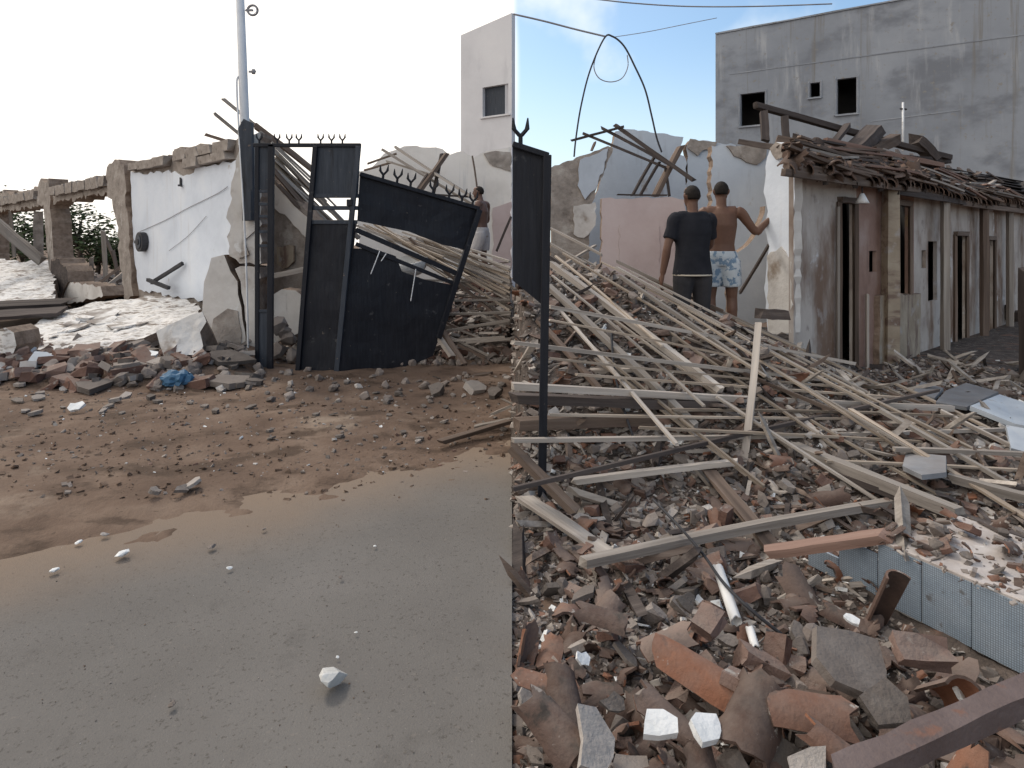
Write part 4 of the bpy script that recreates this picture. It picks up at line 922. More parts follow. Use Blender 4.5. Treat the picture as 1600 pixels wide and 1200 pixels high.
# ------------------------------------------------------------------ RIGHT: grey building
BR = Plane(1118, 26.0, 1400, 22.6)
bR = empty('concrete_building', BR.at(1300, 440), 'big unpainted grey cement building with small dark window openings', 'building')
zt = zof(BR, 1118, 54); s_end = S(BR, 1720)
def hol(plane, px0, px1, py0, py1): return (S(plane, px0), S(plane, px1), plane.at((px0 + px1) / 2, py1).z, plane.at((px0 + px1) / 2, py0).z)
wins = [(1157, 1195, 145, 196), (1266, 1281, 129, 152), (1308, 1338, 122, 178)]
hs_ = [hol(BR, *w) for w in wins]
rise = (zof(BR, 1400, 2) - zt) / S(BR, 1400)
keep(holed_wall('front_wall', BR, 0, s_end, -.1, zt, hs_, .2, M['cement'], ztop=lambda s: zt + rise * s), bR)
back = lambda s, dep: BR.a + BR.u * s - BR.n * dep
def quadp(a, b, c, e): return [(q.x, q.y) for q in (a, b, c, e)]
prism('side_wall', quadp(back(0, .205), back(.2, .205), back(.2, 7), back(0, 7)), -.1, zt - .02, M['cement'], bR)
prism('side_wall', quadp(back(s_end - .2, .205), back(s_end, .205), back(s_end, 7), back(s_end - .2, 7)), -.1, zt - .02, M['cement'], bR)
prism('rear_wall', quadp(back(0, 7.005), back(s_end, 7.005), back(s_end, 7.2), back(0, 7.2)), -.1, zt - .02, M['cement'], bR)
prism('floor_slab', quadp(back(.205, .21), back(s_end - .205, .21), back(s_end - .205, 6.99), back(.205, 6.99)), zt - .6, zt - .4, M['cement'], bR)
prism('inner_wall', quadp(back(.205, 2.4), back(s_end - .205, 2.4), back(s_end - .205, 2.6), back(.205, 2.6)), 2.5, zt - .62, M['room_shade_paint'], bR)
prism('floor_slab', quadp(back(.205, .21), back(s_end - .205, .21), back(s_end - .205, 6.99), back(.205, 6.99)), 3.0, 3.2, M['cement'], bR)
o = beam('coping', BR.a + Vector((0, 0, zt - CH + .03)) + BR.n * -.1, BR.a + BR.u * s_end + Vector((0, 0, zt - CH + rise * s_end + .03)) + BR.n * -.1, .30, .06, M['cement'], bend=0, seg=8); keep(o, bR)
for (a, b, ya, yb) in ((1140, 1720, 116, 38), (1360, 1500, 190, 172)):
    p0, p1 = BR.at(a, ya), BR.at(b, yb); o = beam('string_course', p0, p1, .03, .035, M['cement'], bend=.001, seg=6); keep(o, bR)
for (w, h) in zip(wins, hs_):
    mid = (h[0] + h[1]) / 2; wd = h[1] - h[0]
    p0 = BR.a + BR.u * (h[0] - .06) + Vector((0, 0, h[2] - CH - .03)) + BR.n * .03; p1 = BR.a + BR.u * (h[1] + .06) + Vector((0, 0, h[2] - CH - .03)) + BR.n * .03
    keep(beam('window_sill', p0, p1, .12, .06, M['cement'], bend=0), bR)
    for q in (h[0] - .05, h[1] + .05):
        p0 = BR.a + BR.u * q + Vector((0, 0, h[2] - CH)) + BR.n * .012; p1 = BR.a + BR.u * q + Vector((0, 0, h[3] - CH + .06)) + BR.n * .012
        keep(beam('window_jamb', p0, p1, .05, .04, M['cement'], bend=0), bR)
an = empty('antenna', P(1411, 232, 17), 'thin white antenna rod standing behind the charred roof', 'antenna')
keep(tube('rod', [P(1411, 236, 17), P(1411, 160, 17)], .03, M['pole_white']), an); keep(beam('crossbar', P(1407, 170, 17), P(1416, 171, 17), .04, .04, M['cable'], bend=0), an)

# ------------------------------------------------------------------ RIGHT: low row house
HP = Plane(1240, 6.75, 1600, 13.6)
house = empty('row_house', HP.at(1400, 560), 'long low row house with stained plaster, dark doorways and a sagging tile roof', 'house')
H = lambda a, b, c, e: hol(HP, a, b, c, e)
ze = 2.34
doors = [(*H(1308, 1334, 308, 560)[:2], -.1, 2.06), (*H(1398, 1420, 312, 462)[:2], .86, 2.1), (*H(1490, 1509, 370, 545)[:2], -.1, 1.72), (*H(1541, 1552, 380, 530)[:2], -.1, 1.66)]
small = [H(1358, 1370, 392, 425), H(1440, 1447, 391, 419), H(1450, 1464, 377, 470)]
s_e = S(HP, 1640)
sA, sB, sC = S(HP, 1338), S(HP, 1428), 0
def sub(h, a, b): return [q for q in h if q[0] > a - .01 and q[1] < b + .01]
allh = doors + small
for a, b, m in ((0, sA, 'house_wall'), (sA, sB, 'house_wall_red'), (sB, s_e, 'house_wall')):
    keep(holed_wall('front_wall', HP, a, b, -.1, ze, sub(allh, a, b), .05, M[m]), house)
BD = Vector((.47, 1, 0)).normalized()        # party walls run straight back from the street corner
hb = lambda s, dep: HP.a + HP.u * s + (BD * dep if dep > 0 else -HP.n * dep)
prism('side_wall', quadp(hb(0, .055), hb(.25, .055), hb(.25, 3.4), hb(0, 3.4)), -.1, ze - .01, M['house_wall'], house)
prism('side_wall', quadp(hb(s_e - .25, .055), hb(s_e, .055), hb(s_e, 3.4), hb(s_e - .25, 3.4)), -.1, ze - .01, M['house_wall'], house)
prism('rear_wall', quadp(hb(0, 3.405), hb(s_e, 3.405), hb(s_e, 3.6), hb(0, 3.6)), -.1, ze + .5, M['room_shade_paint'], house)
prism('floor', quadp(hb(.3, .06), hb(s_e - .3, .06), hb(s_e - .3, 3.3), hb(.3, 3.3)), -.08, .02, M['room_shade_paint'], house)
for s in (sA, sB, S(HP, 1530)): prism('inner_wall', quadp(hb(s - .06, .055), hb(s + .06, .055), hb(s + .06, 3.4), hb(s - .06, 3.4)), -.1, ze - .01, M['room_shade_paint'], house)
prism('porch_floor', quadp(hb(-.1, -.004), hb(-.1, -1.2), hb(s_e, -1.2), hb(s_e, -.004)), -.08, .07, M['rubble_base'], house)
def hbeam(name, s0, z0, s1, z1, off, w, h, m, parent=house):
    p0 = HP.a + HP.u * s0 + HP.n * off; p1 = HP.a + HP.u * s1 + HP.n * off; p0.z = z0; p1.z = z1
    return keep(beam(name, p0, p1, w, h, M[m], bend=.002), parent)
# door leaves ajar, jambs, lintels, low ochre wall, verandah posts
for d_, wd in zip(doors, (.07, .06, .06, .05)):
    for q in d_[:2]: hbeam('door_jamb', q, max(d_[2], .0), q, d_[3], .02, .06, wd * .7, 'wood_brown')
    hbeam('door_lintel', d_[0], d_[3] + .03, d_[1], d_[3] + .03, .025, .06, .07, 'wood_brown')
dd = doors[0]; hbeam('door_leaf', dd[0] + .12, 0.02, dd[0] + .12, 1.98, -.22, .2, .04, 'wood_brown')
keep(slab('low_wall', HP, [(1366, 462), (1430, 458), (1428, 566), (1364, 578)], .2, M['ochre'], M['adobe_edge'], jag=.02, off=.07), house)
for px, wpx, off, m in ((1392, .15, .34, 'ochre'), (1477, .09, .55, 'wood_grey'), (1538, .10, .55, 'wood_brown'), (1578, .09, .55, 'wood_grey')):
    q = HP.at(px, HZ); q = P(px, HZ, q.y - off); keep(beam('verandah_post', Vector((q.x, q.y, -.04)), Vector((q.x, q.y, 2.26)), wpx, wpx, M[m], bend=.002), house)
for px, m in ((1302, 'wood_grey'), (1348, 'wood_grey')):
    s = S(HP, px); hbeam('pale_batten', s, 0.02, s, 1.0 if px > 1320 else 2.0, .05, .04, .03, m)
for px, py in ((1570, 490), (1585, 497)):
    p = HP.at(px, py); hbeam('meter_box', S(HP, px), p.z - .12, S(HP, px), p.z + .12, .03, .16, .06, 'wood_dark')
c = HP.at(1318, 312) + HP.n * .2
lp = empty('porch_lamp', c, 'small white lamp hanging under the eave above the first doorway', 'lamp')
keep(tube('shade', [c + Vector((0, 0, .06)), c, c - Vector((0, 0, .05))], [.02, .05, .075], M['plastic_white'], None, 12), lp); keep(tube('cord', [c + Vector((0, 0, .05)), c + Vector((0, 0, .22))], .008, M['cable']), lp)
# roof: rafters, fascia and rows of barrel tiles, broken up towards the near end
roof = empty('roof', HP.at(1400, 300)); keep(roof, house)
bpy.context.view_layer.update()
PIT = .27
def rp(s, t, lift=0.0):                            # s along the eave, t up the slope from the eave edge
    sag = -.05 * math.sin(s * 1.3) - .04 * N(s, t, .9, 3)
    p = HP.a + HP.u * s + BD * (t - .55); p.z = 2.30 + PIT * t * (1 - .3 * sstep(0, 3.0, 3.0 - s)) + sag + lift + .03 * sstep(3.4, .2, s); return p
def into(o):                                       # sub-part of the roof, kept in place
    o.parent = roof; o.matrix_parent_inverse = roof.matrix_world.inverted(); return o
into(beam('fascia', rp(-.1, .02, -.03), rp(s_e, .02, -.03), .05, .12, M['wood_brown'], seg=12, bend=.004))
into(beam('eave_board', rp(-.15, -.03, -.07), rp(s_e * .28, -.02, -.06), .04, .07, M['wood_brown'], seg=8, bend=.012))
into(beam('eave_board', rp(s_e * .22, .03, -.10), rp(s_e * .45, .0, -.06), .04, .08, M['wood_dark'], seg=8, bend=.012))
into(beam('eave_board', rp(s_e * .43, .0, -.08), rp(s_e, -.02, -.09), .04, .08, M['wood_brown'], seg=8, bend=.005))
into(beam('eave_plate', rp(-.1, .45, -.06), rp(s_e, .45, -.06), .10, .09, M['wood_dark'], seg=12, bend=.002))
for i in range(18):
    s = i * s_e / 17; into(beam('rafter', rp(s, -.06, -.05), rp(s, 3.6, -.05), .05, .07, M['wood_dark'], bend=.004))
# underlay boards
nb = 8
for i in range(nb):
    t = .02 + i * .45; 
    if i: into(beam('roof_board', rp(.2, t + .2, -.012), rp(s_e, t + .2, -.012), .40, .016, M['wood_dark'], seg=10, bend=.001))
TILES_OLD = [tile_mesh(160 + i, True, .4, .19, False, M['roof_clay']) for i in range(5)]
FT = [tile_mesh(60 + i, False, .46, .19, True, M['roof_clay']) for i in range(3)] 
rr_ = random.Random(44); cnt = 0
cols = int((s_e + .1) / .185)
for i in range(cols):
    s = -.05 + i * .185
    mess = sstep(3.6, .6, s)
    for j in range(5 if s < 4 else 4):
        if cnt > 290: break
        if rr_.random() < .30 * mess: continue
        t = .14 + j * .40 + rr_.uniform(-.03, .03) * (1 + 3 * mess)
        p = rp(s + rr_.uniform(-.02, .02) * (1 + 3 * mess), t, .035 + .06 * mess * rr_.random())
        q = Matrix((HP.u, BD + Vector((0, 0, PIT * .9)), Vector((0, 0, 1)))).transposed().to_3x3().normalized()
        o = bpy.data.objects.new('roof_tile', FT[rr_.randrange(3)]); C.objects.link(o)
        e = q.to_euler(); o.location = p
        y = (BD + Vector((0, 0, PIT))).normalized(); z = HP.u.cross(y).normalized(); x = y.cross(z)
        if z.z < 0: z = -z; x = y.cross(z)
        m3 = Matrix((x, y, z)).transposed() @ Matrix.Rotation(rr_.gauss(0, .04 + .35 * mess), 3, 'Z') @ Matrix.Rotation(rr_.gauss(0, .03 + .22 * mess), 3, 'X') @ Matrix.Rotation(rr_.gauss(0, .03 + .2 * mess), 3, 'Y')
        o.rotation_euler = m3.to_euler(); into(o); cnt += 1
# loose laths and broken rafters along the ragged near eave
for i in range(110):
    s = rr_.uniform(-.2, 1) if i < 25 else rr_.uniform(0, 8.5); t = rr_.uniform(-.08, 1.9) if i % 3 else rr_.uniform(-.1, .2); L_ = rr_.uniform(.5, 2.2)
    a = rp(s, t, .12 + .10 * rr_.random()); b = rp(s + L_, t + rr_.uniform(-.4, .4), .10 + .12 * rr_.random())
    into(beam('loose_lath', a, b, rr_.uniform(.025, .08), .025, M[rr_.choice(('wood_brown', 'wood_red', 'wood_dark', 'wood_grey', 'wood_brown'))]))
for i in range(46):
    s = rr_.uniform(-.1, 9.0) * rr_.random() ** .5; t = rr_.uniform(-.12, .35)
    o = bpy.data.objects.new('broken_tile', TILES_OLD[i % 5]); C.objects.link(o); o.location = rp(s, t, .06 + .08 * rr_.random()); o.rotation_euler = (rr_.gauss(0, .5), rr_.gauss(0, .5), rr_.uniform(0, 6)); into(o)
GRP = 'charred timber on the row house roof'
for a in ((1180, 164, 9.4, 1482, 246, 10.6, .11, 'wood_dark', 'long charred beam sloping across the row house roof'),
          (1193, 172, 9.3, 1196, 222, 9.2, .10, 'wood_dark', 'charred upright stub under the upper end of the long beam'),
          (1226, 182, 9.3, 1229, 222, 9.2, .09, 'wood_dark', 'second charred upright stub under the long beam'),
          (1324, 196, 9.8, 1300, 228, 9.4, .09, 'wood_dark', 'short charred prop leaning under the middle of the long beam'),
          (1366, 204, 10.0, 1332, 238, 9.5, .26, 'wood_dark', 'broad charred board propped under the long beam'),
          (1400, 216, 10.2, 1350, 240, 9.6, .20, 'wood_brown', 'brown board beside the broad charred one'),
          (1290, 220, 9.0, 1470, 258, 10.4, .10, 'wood_red', 'reddish plank lying along the roof below the long beam'),
          (1396, 246, 9.8, 1482, 252, 10.8, .12, 'wood_dark', 'charred plank at the end of the long beam, upper'),
          (1390, 256, 9.8, 1470, 262, 10.8, .12, 'wood_dark', 'charred plank at the end of the long beam, lower'),
          (1428, 216, 10.4, 1462, 250, 10.5, .20, 'wood_dark', 'charred lump of boards at the low end of the long beam'),
          (1160, 222, 8.2, 1225, 232, 7.6, .10, 'wood_dark', 'dark plank end lying on top of the white pier'),
          (1212, 218, 7.8, 1262, 226, 7.8, .12, 'wood_brown', 'broken brown rafter lying behind the white pier'),
          (1240, 212, 8.2, 1270, 226, 8.0, .10, 'wood_dark', 'dark splinter sticking up behind the white pier')):
    Tm(*a, grp=GRP)
o = slab('roof_sheet', Front(10.2), [(1364, 236), (1376, 222), (1402, 216), (1398, 226), (1384, 236)], .02, M['plaster_cream'], None, jag=.01); tag(o, 'small pale sheet caught among the charred boards', 'sheet')
tr = empty('tin_roof', P(1560, 300, 15.5), 'dark tin roof behind the far end of the row house', 'roof')
bm = bmesh.new(); pa, pb, pc, pd = P(1516, 292, 16), P(1592, 279, 15), P(1700, 282, 13.5), P(1700, 310, 12.5)
rows = 24
top = [P(1518, 290, 17.5).lerp(P(1720, 276, 15.5), i / rows) for i in range(rows + 1)]; bot = [P(1500, 300, 15.6).lerp(P(1720, 306, 13.8), i / rows) for i in range(rows + 1)]
va = [bm.verts.new(p + Vector((0, 0, .03 * (i % 2)))) for i, p in enumerate(top)]; vb = [bm.verts.new(p + Vector((0, 0, .03 * (i % 2)))) for i, p in enumerate(bot)]
for i in range(rows): bm.faces.new((va[i], va[i + 1], vb[i + 1], vb[i]))
bmesh.ops.solidify(bm, geom=bm.faces[:], thickness=.02); keep(from_bm('sheeting', bm, M['tin']), tr)
for px in (1530, 1700):
    Yb = 16.2 if px < 1600 else 14.4
    keep(beam('support', P(px, 300 if px < 1600 else 302, Yb), Vector(((px - 800) / F * Yb, Yb, -.05)), .15, .15, M['wood_dark'], bend=0), tr)

# ------------------------------------------------------------------ RIGHT: mosaic-clad slab lying in the rubble
a_ = G(1262, 882); b_ = G(1600, 1055); mu = (b_ - a_).normalized(); mnv = Vector((mu.y, -mu.x, 0))
if mnv.dot(-a_) < 0: mnv = -mnv
ML, MH = 1.9, .262
ms = empty('mosaic_slab', a_, 'long low slab faced with grey-blue mosaic tile, pale plaster on top', 'slab')
def mlocal(name, s0, s1, d0, d1, z0, z1, m, bevel=.003):
    o = box_mesh(name, (s0, d0, z0), (s1, d1, z1), m, ms, bevel); return o
ms.rotation_euler = (0, 0, math.atan2(mu.y, mu.x))
flip = 1 if (Matrix.Rotation(ms.rotation_euler.z, 3, 'Z') @ Vector((0, 1, 0))).dot(mnv) > 0 else -1
cut = [0, .182 * .946, .39 * .946, .599 * .946, .81 * .946, 1.016 * .946, 1.24, 1.44, 1.66, ML]
rr_ = random.Random(9)
for i in range(len(cut) - 1):
    g_ = .003; d0, d1 = sorted((flip * -.012, flip * (.0 + rr_.uniform(-.002, .003))))
    o = mlocal('mosaic_tile', cut[i] + g_, cut[i + 1] - g_, d0, d1, .0, (.105, .205)[i] if i < 2 else MH - rr_.uniform(0, .004), M['mosaic'], .002)
d0, d1 = sorted((flip * -.014, flip * -.62)); mlocal('core', .372, ML, d0, d1, -.02, MH - .008, M['plaster_dirty'], .01)
TOP = M['top_dusty']
d0, d1 = sorted((flip * -.002, flip * -.60)); mlocal('top_plaster', .38, ML, d0, d1, MH - .006, MH + .012, TOP, .004)

# ------------------------------------------------------------------ RIGHT: fallen roof battens, traced one by one
GR = 'battens of the fallen roof on the rubble heap'
def Bt(a, b, w, m, lab, h=None, lift=.05, name='roof_batten'):
    p0 = HR(a[0], a[1], lift) if len(a) == 2 else P(*a); p1 = HR(b[0], b[1], lift) if len(b) == 2 else P(*b)
    c = Vector((0, 0, CH)); k = 1.0                 # rest it on the heap: nearer along its own sight lines until nothing buries it
    while k > .72:
        q0, q1 = c + (p0 - c) * k, c + (p1 - c) * k
        pts = [q0.lerp(q1, t / 10) for t in range(1, 10)]
        if sum(p.z < rough_right(p.x, p.y) + .045 for p in pts) <= 1: break
        k -= .01
    return tag(beam(name, q0, q1, w * k * .78, (h or w * .7) * k * .78, M[m], bend=.012), lab, 'batten', GR)
Bt((857, 479, 5.6), (1335, 568, 6.6), .055, 'wood_grey', 'long pale batten, uppermost of the near-level ones, ending by the first doorway')
Bt((801, 535, 5.1), (1292, 594, 6.1), .055, 'wood_grey', 'long pale batten passing just behind the gate leaf stile')
Bt((801, 603, 4.55), (1490, 638, 5.9), .06, 'wood_grey', 'long thick pale batten at knee height, third of the near-level ones', h=.06)
Bt((801, 622, 4.6), (1120, 632, 5.0), .12, 'wood_dark', 'dark plank lying close under the third near-level batten')
Bt((801, 688, 4.2), (1567, 671, 5.5), .05, 'wood_grey', 'very long pale batten slightly rising to the right across the heap')
Bt((806, 663, 4.45), (1018, 655, 4.6), .13, 'wood_brown', 'broad brown plank behind the foot of the gate stile')
Bt((801, 764, 3.95), (1466, 610, 6.3), .035, 'wood_dark', 'thin dark pole crossing the whole heap upwards to the right', h=.035)
Bt((1397, 702), (1640, 712), .05, 'wood_grey', 'grey batten running out of the picture under the blue panel')
Bt((896, 752), (1152, 722), .06, 'wood_grey', 'short grey plank below the thin dark pole')
Bt((910, 879, 3.45), (1525, 766, 4.6), .075, 'wood_grey', 'big pale squared timber lying in front of the fallen roof', h=.06, name='roof_timber')
Bt((1486, 746), (1660, 792), .09, 'wood_grey', 'short pale board above the end of the mosaic slab')
Bt((862, 412, 7.0), (1124, 608, 5.3), .085, 'wood_grey', 'thick rafter falling steeply from the gate leaf towards the centre', h=.07)
Bt((858, 448, 6.6), (1085, 665, 4.9), .085, 'wood_grey', 'second thick rafter, parallel and left of the first')
Bt((970, 432, 7.0), (1246, 622, 5.7), .06, 'wood_grey', 'pale batten sloping down from below the pink wall')
Bt((963, 408, 7.3), (1446, 633, 6.2), .055, 'wood_grey', 'longest sloping batten, from the pink wall to the grey sheets')
Bt((963, 418, 7.2), (1360, 634, 5.9), .055, 'wood_grey', 'sloping batten just below the longest one')
Bt((1374, 640, 5.7), (1612, 776, 4.7), .055, 'wood_grey', 'sloping batten end running down to the right edge')
Bt((1470, 642, 5.9), (1640, 726, 5.2), .05, 'wood_grey', 'sloping batten end under the pale blue panel')
Bt((1238, 698, 4.95), (1505, 805, 4.0), .11, 'wood_grey', 'thick grey beam lying slantwise above the mosaic slab', h=.09, name='roof_timber')
Bt((1300, 738, 4.7), (1640, 856, 3.75), .09, 'wood_dark', 'dark beam in the gap under the thick grey beam', name='roof_timber')
Bt((1505, 818, 3.9), (1650, 852, 3.6), .09, 'wood_brown', 'brown plank continuing the thick beam to the right edge')
Bt((1185, 506, 5.1), (1158, 752, 4.35), .062, 'wood_grey', 'single pale batten standing nearly upright in the heap', h=.03)
Bt((1110, 738, 4.3), (1234, 888, 3.45), .12, 'wood_brown', 'flat board sliding down in front of the standing batten', h=.03)
Bt((818, 778, 3.9), (940, 860, 3.4), .13, 'wood_grey', 'wide grey board lying at the foot of the gate leaf', h=.03)
Bt((870, 420, 7.3), (930, 384, 7.8), .05, 'wood_grey', 'short batten stub rising by the gate leaf top half')
Bt((858, 356, 8.0), (940, 398, 7.6), .05, 'wood_grey', 'batten end beside the gate leaf, upper of two')
Bt((858, 380, 7.8), (915, 412, 7.4), .05, 'wood_grey', 'batten end beside the gate leaf, lower of two')
Bt((1000, 432, 7.1), (1130, 486, 6.8), .05, 'wood_brown', 'short brown batten below the man in black')
Bt((1110, 560, 5.8), (1300, 640, 5.3), .05, 'wood_brown', 'brown batten partly buried in the middle of the heap')
Bt((1185, 490, 6.4), (1232, 492, 6.4), .14, 'wood_dark', 'dark stack of boards at the foot of the white pier', h=.12, name='board')
Bt((1205, 862, 3.22), (1386, 836, 2.98), .12, 'wood_red', 'reddish board lying across the end of the mosaic slab', h=.05, name='board')
Bt((1335, 596, 6.6), (1470, 640, 6.0), .04, 'wood_brown', 'thin brown lath among the grey sheets')
Bt((840, 500, 5.6), (980, 660, 4.6), .06, 'wood_brown', 'brown rafter close to the gate leaf stile')
Bt((801, 700, 4.0), (900, 800, 3.6), .08, 'wood_brown', 'brown plank at the left foot of the heap')
rb = random.Random(101)
fanA = [((930, 560, 5.3), (1190, 760, 4.4)), ((1120, 620, 5.2), (1400, 800, 4.3)), ((1180, 560, 6.0), (1450, 720, 5.0)), ((1400, 600, 6.2), (1640, 720, 5.4)), ((868, 400, 7.6), (1010, 520, 6.4)), ((880, 396, 7.6), (1150, 560, 6.0)), ((905, 402, 7.6), (1215, 560, 6.1)), ((940, 410, 7.4), (1300, 575, 6.4)), ((985, 424, 7.2), (1330, 600, 6.2)),
        ((862, 430, 7.0), (1060, 600, 5.5)), ((862, 470, 6.3), (1010, 640, 5.0)), ((1010, 450, 6.9), (1420, 660, 5.8)), ((1060, 480, 6.6), (1390, 690, 5.2)), ((1020, 500, 6.2), (1310, 700, 5.0)),
        ((960, 500, 6.0), (1220, 690, 5.0)), ((900, 520, 5.6), (1120, 700, 4.7)), ((1150, 500, 6.4), (1500, 660, 5.8)), ((1210, 545, 6.2), (1560, 720, 5.2)), ((1330, 640, 5.6), (1590, 800, 4.5)), ((1240, 640, 5.4), (1480, 780, 4.5))]
for i, (a, b) in enumerate(sorted(fanA, key=lambda q: (q[0][0], q[0][1]))):
    e_ = rb.uniform(1.0, 1.35); b = (min(1640, a[0] + (b[0] - a[0]) * e_), a[1] + (min(1640, a[0] + (b[0] - a[0]) * e_) - a[0]) * (b[1] - a[1]) / (b[0] - a[0]), max(3.9, b[2] - (e_ - 1) * 2.2))
    Bt(a, b, rb.uniform(.024, .055), rb.choice(('wood_straw', 'wood_straw', 'wood_grey')), f'thin straw lath sloping down the fallen roof, upper end {ORD[i]} from the gate leaf', h=.022, lift=.03, name='roof_lath')
fanB = [((858, 500, 5.5), (1250, 580, 6.1)), ((858, 560, 5.1), (1330, 606, 6.0)), ((900, 585, 4.9), (1420, 622, 5.9)), ((1050, 640, 4.9), (1530, 652, 5.7)),
        ((860, 648, 4.6), (1330, 654, 5.3)), ((1000, 668, 4.7), (1440, 690, 5.2)), ((1290, 720, 4.8), (1620, 736, 5.0))]
for i, (a, b) in enumerate(sorted(fanB, key=lambda q: q[0][1])):
    Bt(a, b, rb.uniform(.028, .045), rb.choice(('wood_straw', 'wood_grey', 'wood_straw')), f'thin straw lath lying nearly level across the fallen roof, {ORD[i]} from the top', h=.022, lift=.03, name='roof_lath')
# heavy dark beam across the corner nearest the viewer
p0 = P(1306, 1218, 1.72); p1 = P(1640, 1068, 1.98)
tag(beam('steel_beam', p0, p1, .07, .062, M['steel_purple'], bend=.001, seg=8), 'dark purple-brown painted beam lying across the bottom right corner', 'beam')
# white broken pipe and black cable
def pipe(a, b, rad, lab):
    r = random.Random(3); bm = bmesh.new(); v = (b - a); q = v.to_track_quat('Z', 'Y'); n = 12
    out = [[bm.verts.new(a + v * t + q @ Vector((math.cos(k / n * 6.2832) * rr, math.sin(k / n * 6.2832) * rr, r.uniform(-.012, .012) if t in (0, 1) else 0))) for k in range(n)] for t, rr in ((0, rad), (1, rad), (1, rad * .82), (0, rad * .82))]
    for i in range(4):
        A, B_ = out[i], out[(i + 1) % 4]
        for k in range(n): bm.faces.new((A[k], A[(k + 1) % n], B_[(k + 1) % n], B_[k]))
    bmesh.ops.recalc_face_normals(bm, faces=bm.faces); tag(from_bm('pipe', bm, M['plastic_white'], None, True), lab, 'pipe', 'broken white pipes in the rubble')
pipe(P(1122, 888, 3.05), P(1150, 970, 2.72), .024, 'long white plastic pipe piece sticking up from the tiles')
pipe(P(1172, 984, 2.66), P(1181, 1014, 2.55), .017, 'short white plastic pipe stub below the long pipe piece')
tag(tube('cable', spline([P(1020, 780, 3.6), P(1066, 828, 3.3), P(1100, 868, 3.05), P(1130, 910, 2.9), P(1170, 950, 2.75), P(1222, 992, 2.68)]), .007, M['cable']), 'black cable draped over the big pale timber and white pipe', 'cable')
tag(tube('cable', spline([P(955, 520, 5.3), P(960, 580, 5.0), P(975, 640, 4.6), P(990, 685, 4.4)]), .009, M['cable']), 'black cable hanging over the second thick rafter', 'cable')

# ------------------------------------------------------------------ RIGHT: overhead wires
def wire(pts, Y, rad, m, lab, name='wire'): tag(tube(name, spline([P(x, y, Y) for x, y in pts], 10), rad, M[m], None, 6), lab, 'wire', 'overhead wires')
wire([(802, 22), (850, 33), (900, 46), (946, 57)], 8.6, .012, 'cable_grey', 'grey overhead wire coming from the cloud edge to the top of the loop')
wire([(897, 245), (900, 215), (908, 165), (922, 110), (944, 60), (957, 57), (975, 72), (992, 104), (1008, 140), (1018, 180), (1026, 215), (1034, 238)], 8.6, .012, 'cable', 'thick dark cable arched like a hoop above the gable wall', 'hoop_cable')
wire([(934, 78), (928, 104), (936, 122), (954, 128), (972, 122), (981, 104), (980, 86)], 8.6, .007, 'cable_grey', 'thin grey wire loop hanging inside the dark cable hoop')
wire([(925, -2), (990, 5), (1075, 10), (1180, 10), (1300, 6)], 11, .011, 'cable_grey', 'grey overhead wire along the top of the blue sky')
wire([(958, 58), (1010, 50), (1070, 38), (1120, 28)], 9.5, .005, 'cable_grey', 'faint thin wire leading right from the hoop')

# ------------------------------------------------------------------ RIGHT: sheets and blocks by the verandah
def sheet3(name, pts, th, m, lab, cat):
    ps = [P(*q) for q in pts]; c0_ = Vector((0, 0, CH)); k = 1.0
    while k > .7 and any(p.z < rough_right(p.x, p.y) + .06 for p in [c0_ + (q - c0_) * k for q in ps + [sum(ps, Vector()) / len(ps)]]): k -= .01
    ps = [c0_ + (q - c0_) * k for q in ps]; pl = Plane3(*ps[:3]); bm = bmesh.new()
    f = [bm.verts.new(p) for p in ps]; b = [bm.verts.new(p - pl.n * th) for p in ps]; n = len(ps)
    bm.faces.new(f); bm.faces.new(b[::-1])
    for i in range(n): bm.faces.new((f[i], b[i], b[(i + 1) % n], f[(i + 1) % n]))
    bmesh.ops.recalc_face_normals(bm, faces=bm.faces); bmesh.ops.triangulate(bm, faces=[q for q in bm.faces if len(q.verts) > 4])
    return tag(from_bm(name, bm, M[m]), lab, cat, 'sheets dumped by the verandah')
sheet3('sheet', [(1462, 628, 6.0), (1478, 610, 6.6), (1510, 598, 7.0), (1560, 612, 6.6), (1510, 636, 5.9)], .03, 'slate', 'grey broken sheet leaning by the verandah, behind the blue panel', 'sheet')
sheet3('sheet', [(1516, 634, 5.9), (1562, 616, 6.4), (1640, 642, 6.0), (1640, 672, 5.6), (1586, 662, 5.7)], .04, 'panel_blue', 'pale blue-white panel lying tilted at the right edge', 'sheet')
sheet3('sheet', [(1426, 612, 6.6), (1440, 596, 7.0), (1474, 606, 6.7), (1460, 622, 6.3)], .03, 'slate', 'small grey sheet under the end of the thin dark pole', 'sheet')
sheet3('sheet', [(1410, 728, 4.9), (1416, 706, 5.2), (1478, 712, 5.0), (1478, 738, 4.7), (1440, 742, 4.6)], .03, 'slate', 'dark grey flat sheet among the battens', 'sheet')
sheet3('sheet', [(1572, 664, 5.55), (1640, 676, 5.4), (1640, 716, 5.2), (1580, 700, 5.3)], .04, 'panel_blue', 'grey-blue panel end below the pale tilted panel', 'sheet')
for k, (px, py, Y, w, lab) in enumerate(((1576, 590, 7.6, .30, 'rough pale stone block on the verandah edge, left of two'), (1610, 592, 7.4, .34, 'rough pale stone block on the verandah edge, right of two'))):
    o = place('stone_block', STONES[10 + k], P(px, py, Y), (.2, .1, k), (w * 9, w * 8, w * 12)); tag(o, lab, 'block', 'blocks on the verandah edge')
    
tag(beam('verandah_stub', P(1602, 420, 7.6), P(1604, 596, 7.6), .10, .10, M['wood_dark'], bend=.003), 'dark post standing at the right edge before the row house', 'post')

